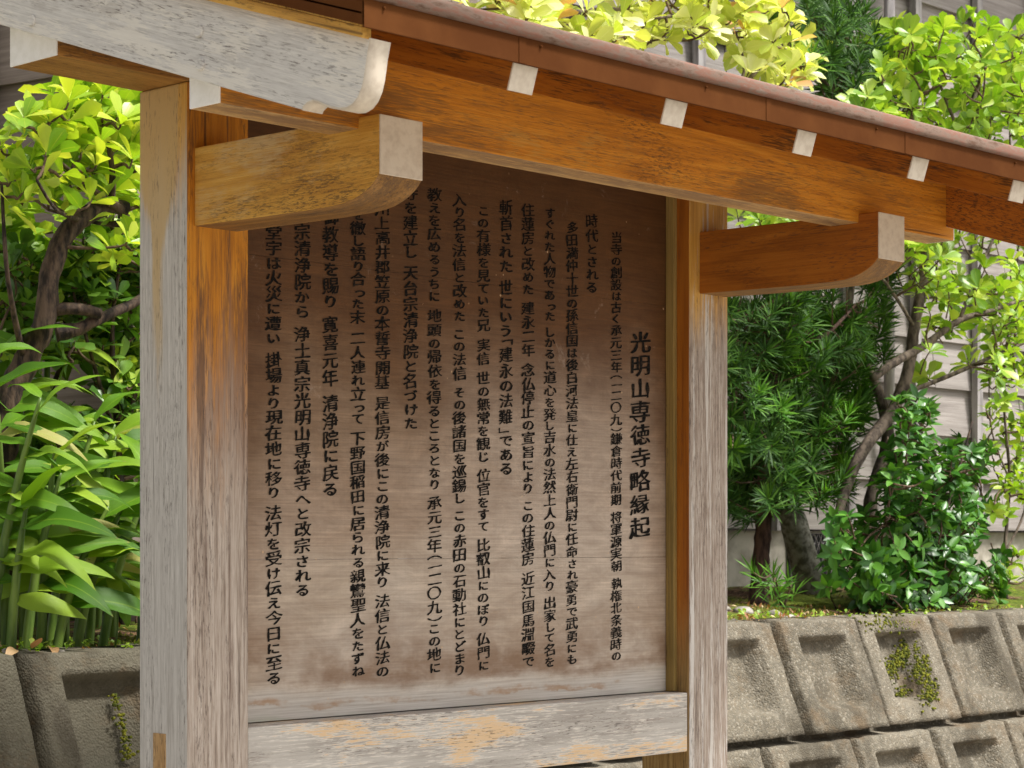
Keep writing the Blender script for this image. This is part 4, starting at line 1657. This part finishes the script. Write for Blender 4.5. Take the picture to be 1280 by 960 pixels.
# --- glossy shrub at the wall top
rg = random.Random(25)
b0 = at(1140, 764, Y=1.42)
b0.z = 1.29
lim = []
for k in range(9):
    a = at(1140 + rg.uniform(-20, 20), 760, Y=1.42)
    t = at(rg.uniform(1080, 1235), rg.uniform(520, 680), Y=rg.uniform(1.25, 1.6))
    lim.append([(a, .010), ((a + t) / 2 + ball(rg) * 0.03, .006), (t, .003)])
cl = region(rg, 480, [(1120, 495, 1165, 550, 7), (1110, 545, 1200, 600, 13), (1090, 590, 1180, 650, 16), (1180, 560, 1240, 640, 9), (1120, 640, 1225, 690, 22), (1070, 680, 1215, 752, 44), (1035, 640, 1085, 690, 6), (1030, 690, 1070, 735, 4), (1215, 690, 1255, 755, 6)], 1.18, 1.62)
whorl_tree('camellia_shrub', tuple(b0), 'glossy dark green bush spilling over the top of the retaining wall', lim, cl, 0.053,
           M['leaf_camellia'], M['bark_dark'], 'shrub', (5, 8), seed=6, prof=p_ovate, lo=45, hi=95, limit=300)

# --- slim sapling at the right edge
rg = random.Random(26)
b0 = at(1258, 762, Y=1.5)
b0.z = 1.29
lim = [[(b0, .009), (at(1255, 700, Y=1.5), .007), (at(1262, 600, Y=1.5), .006), (at(1255, 500, Y=1.5), .005), (at(1262, 400, Y=1.5), .003)],
       [(at(1256, 690, Y=1.5), .005), (at(1280, 640, Y=1.48), .004), (at(1290, 560, Y=1.48), .003)],
       [(at(1262, 600, Y=1.5), .004), (at(1240, 540, Y=1.5), .003), (at(1236, 470, Y=1.5), .0025)]]
cl = region(rg, 80, [(1235, 400, 1275, 470, 8), (1230, 460, 1285, 560, 10), (1240, 560, 1285, 640, 8), (1255, 680, 1285, 740, 3)], 1.42, 1.58)
whorl_tree('slim_sapling', tuple(b0), 'thin sapling with sparse oval leaves against the clapboards at the right edge', lim, cl, 0.050,
           M['leaf_mid'], M['bark_grey'], 'sapling', (3, 5), seed=7, prof=p_ovate)


# --- dark yew-like trees with slim leaves
def slim_tree(name, base, label, limbs_def, tufts, leafn, L, mat, bark, seed, newfrac=0.25):
    root = empty(name, base)
    tag(root, label, 'tree')
    rg = random.Random(seed)
    parts, limbs = [], []
    for pts in limbs_def:
        path, rad = smooth_path(pts, 5)
        limbs.append((path, rad))
        parts.append(tube(path, rad, 9, 0.14, rg))
    V, F = merge(parts)
    link('trunk', mesh_from('trunk', V, F), bark, root, smooth=True)
    def p_lin(t):
        return 0.042 * (math.sin(math.pi * t ** 0.7) ** 0.5) if 0 < t < 1 else 0.004 * (1 - t)
    def mk(m):
        return variants('leaf', p_lin, m, 4, fold=0.2, curl=0.35, nl=3)
    sets = (mk(mat), mk(M['leaf_slim_new']))
    its = ([], [])
    tw = []
    for P in tufts:
        d, q, r, path, i = nearest_on(limbs, P)
        S = ((P - q).normalized() * 0.9 + Vector((0, 0, 0.75)) + ball(rg) * 0.45).normalized()
        path2, rad2 = smooth_path([(q, .004), ((q + P) / 2 - Vector((0, 0, .02)), .003), (P, .0018)], 3)
        tw.append(tube(path2, rad2, 4, 0.1, rg))
        new = rg.random() < newfrac
        k = 1 if new else 0
        for seg in range(3):
            rosette(rg, P - S * (0.028 * seg), S, leafn, L * (0.95 + 0.1 * seg), sets[k], its[k], 18 + 18 * seg, 50 + 18 * seg)
    V, F = merge(tw)
    o = link('twigs', mesh_from('twigs', V, F), M['twig'], root)
    o['kind'] = 'stuff'
    for k, nm in ((0, 'foliage'), (1, 'new_foliage')):
        me = joined_leaves(nm, its[k], (mat, M['leaf_slim_new'])[k])
        if me:
            o = link(nm, me, None, root)
            o['kind'] = 'stuff'
    return root


rg = random.Random(31)
b0 = at(947, 752, Y=1.75)
b0.z = 1.29
lim = [[(b0, .036), (at(951, 700, Y=1.75), .030), (at(955, 651, Y=1.75), .027), (at(958, 560, Y=1.75), .024), (at(968, 450, Y=1.75), .018), (at(1010, 330, Y=1.75), .014), (at(1040, 180, Y=1.75), .010), (at(1050, 40, Y=1.75), .005)],
       [(at(955, 655, Y=1.75), .014), (at(975, 622, Y=1.70), .010), (at(1010, 560, Y=1.65), .007), (at(1040, 480, Y=1.65), .005)],
       [(at(958, 560, Y=1.75), .012), (at(925, 480, Y=1.7), .008), (at(920, 400, Y=1.65), .005)],
       [(at(968, 450, Y=1.75), .012), (at(1030, 420, Y=1.6), .007), (at(1070, 380, Y=1.6), .004)]]
tf = region(rg, 440, [(905, 370, 1000, 470, 30), (960, 360, 1060, 450, 30), (905, 460, 1010, 560, 36), (1000, 440, 1085, 530, 26), (905, 550, 1000, 640, 30), (990, 520, 1060, 620, 18),
                      (1040, 380, 1105, 440, 12), (1000, 0, 1095, 80, 26), (1030, 60, 1115, 160, 26), (940, 0, 1010, 60, 8), (1040, 150, 1110, 200, 8), (880, 380, 920, 600, 14), (905, 300, 1120, 370, 14)], 1.45, 2.05)
slim_tree('slim_leaved_tree', tuple(b0), 'dark evergreen with slim leaves and a reddish trunk beside the right post', lim, tf, 19, 0.072, M['leaf_slim'], M['bark_red'], 8, 0.13)

# little fresh yew seedling at the foot of the trunk
b0 = at(978, 757, Y=1.5)
b0.z = 1.29
rg = random.Random(33)
lim = [[(b0, .004), (at(972, 735, Y=1.48), .003), (at(968, 715, Y=1.47), .002)], [(b0, .004), (at(990, 728, Y=1.48), .003)]]
slim_tree('yew_seedling', tuple(b0), 'small fresh green seedling at the foot of the reddish trunk', lim,
          [at(966, 718, Y=1.46), at(985, 724, Y=1.47), at(975, 738, Y=1.46), at(941, 715, Y=1.5)], 9, 0.07, M['leaf_slim_new'], M['twig'], 9, 1.0)

# leaning pale trunk
root = empty('leaning_trunk', tuple(at(1012, 752, Y=1.95)))
tag(root, 'thick pale lichened trunk leaning left behind the seedling', 'tree')
path, rad = smooth_path([(at(1018, 765, Y=1.95), .062), (at(1010, 720, Y=1.95), .055), (at(999, 680, Y=1.95), .050), (at(990, 645, Y=1.95), .047), (at(975, 600, Y=1.98), .040), (at(985, 520, Y=2.0), .03), (at(1020, 420, Y=2.0), .02)], 5)
V, F = tube(path, rad, 14, 0.05)
link('trunk', mesh_from('trunk', V, F), M['bark_pale'], root, smooth=True)


# --- ginger plants, left
GL = []
for i in range(6):
    me = leaf_mesh('leaf', p_lance, fold=[.35, .2, .5, .3, .15, .4][i], curl=[.7, 1.1, .5, 1.4, .9, 1.2][i], nl=12, wave=[.1, .22, .15, .3, .12, .2][i], cols=2, seed=i)
    me.materials.append(M['leaf_ginger'])
    GL.append(me)


def ginger(i, p, lean, h, nleaf, az, label):
    rg = random.Random(100 + i)
    root = empty('ginger_plant', tuple(p))
    tag(root, label, 'plant', 'ginger plants along the top of the wall')
    top = p + lean + Vector((0, 0, h))
    path, rad = smooth_path([(p - Vector((0, 0, .03)), .0115), (p + lean * 0.25 + Vector((0, 0, h * .35)), .0100), (p + lean * 0.6 + Vector((0, 0, h * .7)), .0075), (top, .003)], 6)
    V, F = tube(path, rad, 8, 0.03, rg)
    link('stem', mesh_from('stem', V, F), M['cane'], root, smooth=True)
    n = len(path)
    w = Matrix.Translation(root.location).inverted()
    for k in range(nleaf):
        f = 0.38 + 0.62 * k / (nleaf - 1)
        q = path[min(int(f * (n - 1)), n - 1)]
        a = az + (math.pi if k % 2 else 0) + rg.uniform(-.45, .45)
        out = Vector((math.cos(a), math.sin(a), 0))
        el = rg.uniform(0.15, 0.55) + (0.45 if k >= nleaf - 2 else 0) - (0.2 if k < 2 else 0)
        d = out * math.cos(el) + Vector((0, 0, math.sin(el)))
        up = Vector((-0.45, -0.55, 0.75)) * math.cos(el) - out * math.sin(el) + ball(rg) * 0.35
        o = bpy.data.objects.new('leaf', rg.choice(GL))
        COL.objects.link(o)
        o.parent = root
        o.matrix_parent_inverse = w
        L = rg.uniform(0.14, 0.24) * (0.75 if k == nleaf - 1 else 1)
        o.matrix_basis = orient(q, d, up, L, rg.uniform(0.9, 1.15))


gspots = [  # photo px of the foot, depth, height, lean in px-ish metres
    (30, 1.10, 0.36, 'short ginger plant at the front with broad arching leaves, beside the left frame edge'),
    (50, 1.12, 0.42, 'ginger plant with twin thick canes rising from the pebbles'),
    (66, 1.10, 0.30, 'ginger plant whose thin cane leans right above the wall joint'),
    (92, 1.12, 0.32, 'ginger plant with a slanting cane midway between joint and post'),
    (125, 1.20, 0.36, 'ginger plant nearest the left post'),
    (8, 1.18, 0.48, 'ginger plant at the far left of the row'),
    (60, 1.30, 0.48, 'tall ginger plant in front of the twisted trunk'),
    (-8, 1.30, 0.66, 'tallest ginger plant at the left edge under the bright shrub'),
    (95, 1.34, 0.44, 'ginger plant behind the slanting cane'),
    (140, 1.36, 0.42, 'ginger plant half hidden by the left post'),
    (-30, 1.22, 0.60, 'ginger plant cut by the left edge of the picture'),
    (175, 1.25, 0.40, 'ginger plant behind the left post'),
    (75, 1.50, 0.46, 'ginger plant deepest in the clump near the shed'),
    (-5, 1.50, 0.62, 'ginger plant deep in the clump at the left edge'),
    (120, 1.50, 0.42, 'ginger plant in the shade behind the row'),
    (40, 1.60, 0.45, 'ginger plant in the dark against the shed wall'),
    (15, 1.42, 0.62, 'ginger plant with pale upper leaves close to the twisted trunk'),
    (30, 1.24, 0.52, 'ginger plant between the front canes and the twisted trunk'),
    (110, 1.26, 0.40, 'ginger plant filling the gap before the left post'),
    (-15, 1.12, 0.50, 'front ginger plant just outside the left edge with leaves reaching in'),
    (12, 1.58, 0.88, 'tall ginger plant at the back, its leaves level with the trunk bend'),
    (48, 1.62, 0.80, 'tall ginger plant behind the twisted trunk'),
    (80, 1.18, 0.36, 'ginger plant in the second line left of the post'),
    (12, 1.08, 0.30, 'lowest ginger plant at the left edge of the wall top'),
    (215, 1.30, 0.40, 'ginger plant hidden behind the board panel'),
]
for i, (px, Y, h, lab) in enumerate(gspots):
    rg = random.Random(50 + i)
    p = at(px, 760, Y=Y)
    p.z = soil_z(p.x, p.y)
    lean = Vector((rg.uniform(-.02, .10), rg.uniform(-.10, .02), 0))
    if i in (2, 3, 4):
        lean = Vector((0.10, -0.05, 0))
    ginger(i, p, lean, h, rg.randint(8, 10), CAM_A * -1 + rg.uniform(-.7, .7), lab)

# small sprig of fresh lance leaves at the right of the clump
p = at(143, 788, Y=1.06)
root = empty('young_sprout', tuple(p))
tag(root, 'small fresh sprout with four pale leaves by the foot of the left post', 'plant')
p.z = 1.28
q = at(147, 760, Y=1.06)
V, F = tube([p, (p + q) / 2 + Vector((.004, 0, 0)), q, at(146, 745, Y=1.06)], [.0022, .002, .0016, .001], 6)
link('stem', mesh_from('stem', V, F), M['cane'], root, smooth=True)
w = Matrix.Translation(root.location).inverted()
R_ = Vector((cA, -sA, 0))
for (a, b, dx, dz, L) in ((148, 748, -.8, .9, .06), (147, 762, .9, .2, .045), (146, 760, -.9, .15, .04), (150, 757, .6, -.8, .055), (147, 747, -.15, 1, .07)):
    o = bpy.data.objects.new('leaf', GL[1])
    COL.objects.link(o)
    o.parent = root
    o.matrix_parent_inverse = w
    o.matrix_basis = orient(at(a, b, Y=1.055), R_ * dx + Vector((0, 0, dz)), Vector((-.3, -.9, .4)), L, 1.9)


# ---------------------------------------------------------------- small things on the soil
def pebble(px, py, Y, r, label, squash=0.6, seed=0, mat='stone'):
    p = at(px, py, Y=Y)
    p.z = soil_z(p.x, p.y)
    rg = random.Random(seed)
    bm = bmesh.new()
    bmesh.ops.create_icosphere(bm, subdivisions=2, radius=1.0)
    for v in bm.verts:
        k = 1 + 0.25 * mnoise.noise(v.co * 1.3 + Vector((seed, 0, 0)))
        v.co = Vector((v.co.x * r * k * 1.2, v.co.y * r * k, v.co.z * r * squash * k + r * squash * 0.4))
    me = bpy.data.meshes.new('stone')
    bm.to_mesh(me)
    bm.free()
    o = link('stone', me, M[mat], smooth=True)
    o.location = p
    o.rotation_euler = (0, 0, rg.uniform(0, 6))
    return tag(o, label, 'stone', 'loose stones on the garden soil')


peb = [(930, 752, 1.35, .028, 'speckled grey stone at the foot of the reddish trunk'),
       (968, 757, 1.25, .022, 'tan stone below the small seedling'),
       (984, 763, 1.18, .020, 'pinkish flat stone right of the tan stone'),
       (995, 764, 1.15, .014, 'smallest stone at the right of the three below the seedling'),
       (918, 765, 1.12, .011, 'little pale stone touching the right post edge'),
       (10, 792, 1.07, .016, 'pale green leaf sized stone at the far left of the wall top'),
       (30, 794, 1.06, .013, 'rounded stone between two ginger canes'),
       (157, 801, 1.04, .012, 'flat grey stone on the wall top beside the left post'),
       (76, 803, 1.03, .009, 'tiny stone above the first wall joint'),
       (905, 756, 1.4, .02, 'grey stone half hidden behind the right post')]
for i, (px, py, Y, r, lab) in enumerate(peb):
    pebble(px, py, Y, r, lab, 0.55, i)

DL = variants('leaf', p_ovate, M['dry_leaf'], 4, fold=0.3, curl=0.8, nl=6)
rg = random.Random(61)
dls = [(20, 800, 1.03, 'curled russet leaf on the wall top at the far left'), (40, 803, 1.02, 'tan dry leaf lying above the first wall joint'),
       (64, 800, 1.05, 'pale dry leaf beside the thin leaning cane'), (8, 790, 1.10, 'dull yellow fallen leaf at the left frame edge'),
       (950, 768, 1.12, 'brown dry leaf on the chips below the reddish trunk'), (932, 770, 1.08, 'reddish fallen leaf near the right post')]
for (px, py, Y, lab) in dls:
    p = at(px, py, Y=Y)
    p.z = soil_z(p.x, p.y) + 0.012
    o = bpy.data.objects.new('fallen_leaf', rg.choice(DL))
    COL.objects.link(o)
    o.matrix_basis = orient(p, Vector((rg.uniform(-1, 1), rg.uniform(-1, 1), .15)), Vector((rg.uniform(-.4, .4), rg.uniform(-.6, 0), 1)), 0.045, 1.1)
    tag(o, lab, 'leaf', 'dry leaves on the wall top')


def scatter():
    """bark chips, weeds and moss tufts that nobody could count"""
    rg = random.Random(71)
    items = []
    chips = variants('leaf', p_ovate, M['dry_leaf'], 3, fold=0.2, curl=0.3, nl=2)
    for k in range(1500):
        x = rg.uniform(2.6, 4.4) if k % 3 else rg.uniform(0.0, 1.2)
        y = rg.uniform(1.02, 1.5)
        if mnoise.noise(Vector((x * 3, y * 3, 1))) < -0.1:
            continue
        p = Vector((x, y, soil_z(x, y) + 0.004))
        items.append((rg.choice(chips), orient(p, ball(rg) + Vector((0, 0, .1)), Vector((0, 0, 1)) + ball(rg) * .5, rg.uniform(.008, .022), 1)))
    me = joined_leaves('bark_chips', items, M['dry_leaf'])
    tag(link('bark_chips', me, None), 'reddish bark chips and litter on the soil behind the wall', 'litter', kind='stuff')
    items = []
    wl = variants('leaf', p_obov, M['leaf_mid'], 3, fold=0.1, curl=0.2, nl=3)
    for k in range(210):
        x = rg.choice([rg.uniform(0.25, 0.75), rg.uniform(2.7, 4.3)])
        y = rg.uniform(1.02, 1.25)
        p = Vector((x, y, soil_z(x, y)))
        for q in range(3):
            items.append((rg.choice(wl), orient(p + Vector((0, 0, rg.uniform(0.004, 0.02))), ball(rg) + Vector((0, 0, .3)), Vector((0, -.2, 1)) + ball(rg) * .3, rg.uniform(.008, .018), 1.5)))
    me = joined_leaves('weeds', items, M['leaf_mid'])
    tag(link('weeds', me, None), 'tiny green weeds sprouting along the top of the wall', 'weeds', kind='stuff')
    V, F = [], []
    parts = []
    for k in range(5200):
        x = rg.uniform(2.9, 4.5) if rg.random() < 0.6 else rg.uniform(0.1, 1.1)
        y = rg.uniform(1.05, 1.9)
        if mnoise.noise(Vector((x * 2.2, y * 2.2, 7))) < 0.02:
            continue
        z = soil_z(x, y)
        r = rg.uniform(.004, .010)
        a = rg.uniform(0, 6.28)
        parts.append(([(x - r, y, z - .003), (x + r, y, z - .003), (x + math.cos(a) * r * .8, y + r, z - .003), (x, y, z + r * 1.3)], [(0, 1, 3), (1, 2, 3), (2, 0, 3)]))
    V, F = merge(parts)
    tag(link('moss_carpet', mesh_from('moss_carpet', V, F), M['moss']), 'yellow green moss carpet on the garden soil', 'moss', kind='stuff')


scatter()
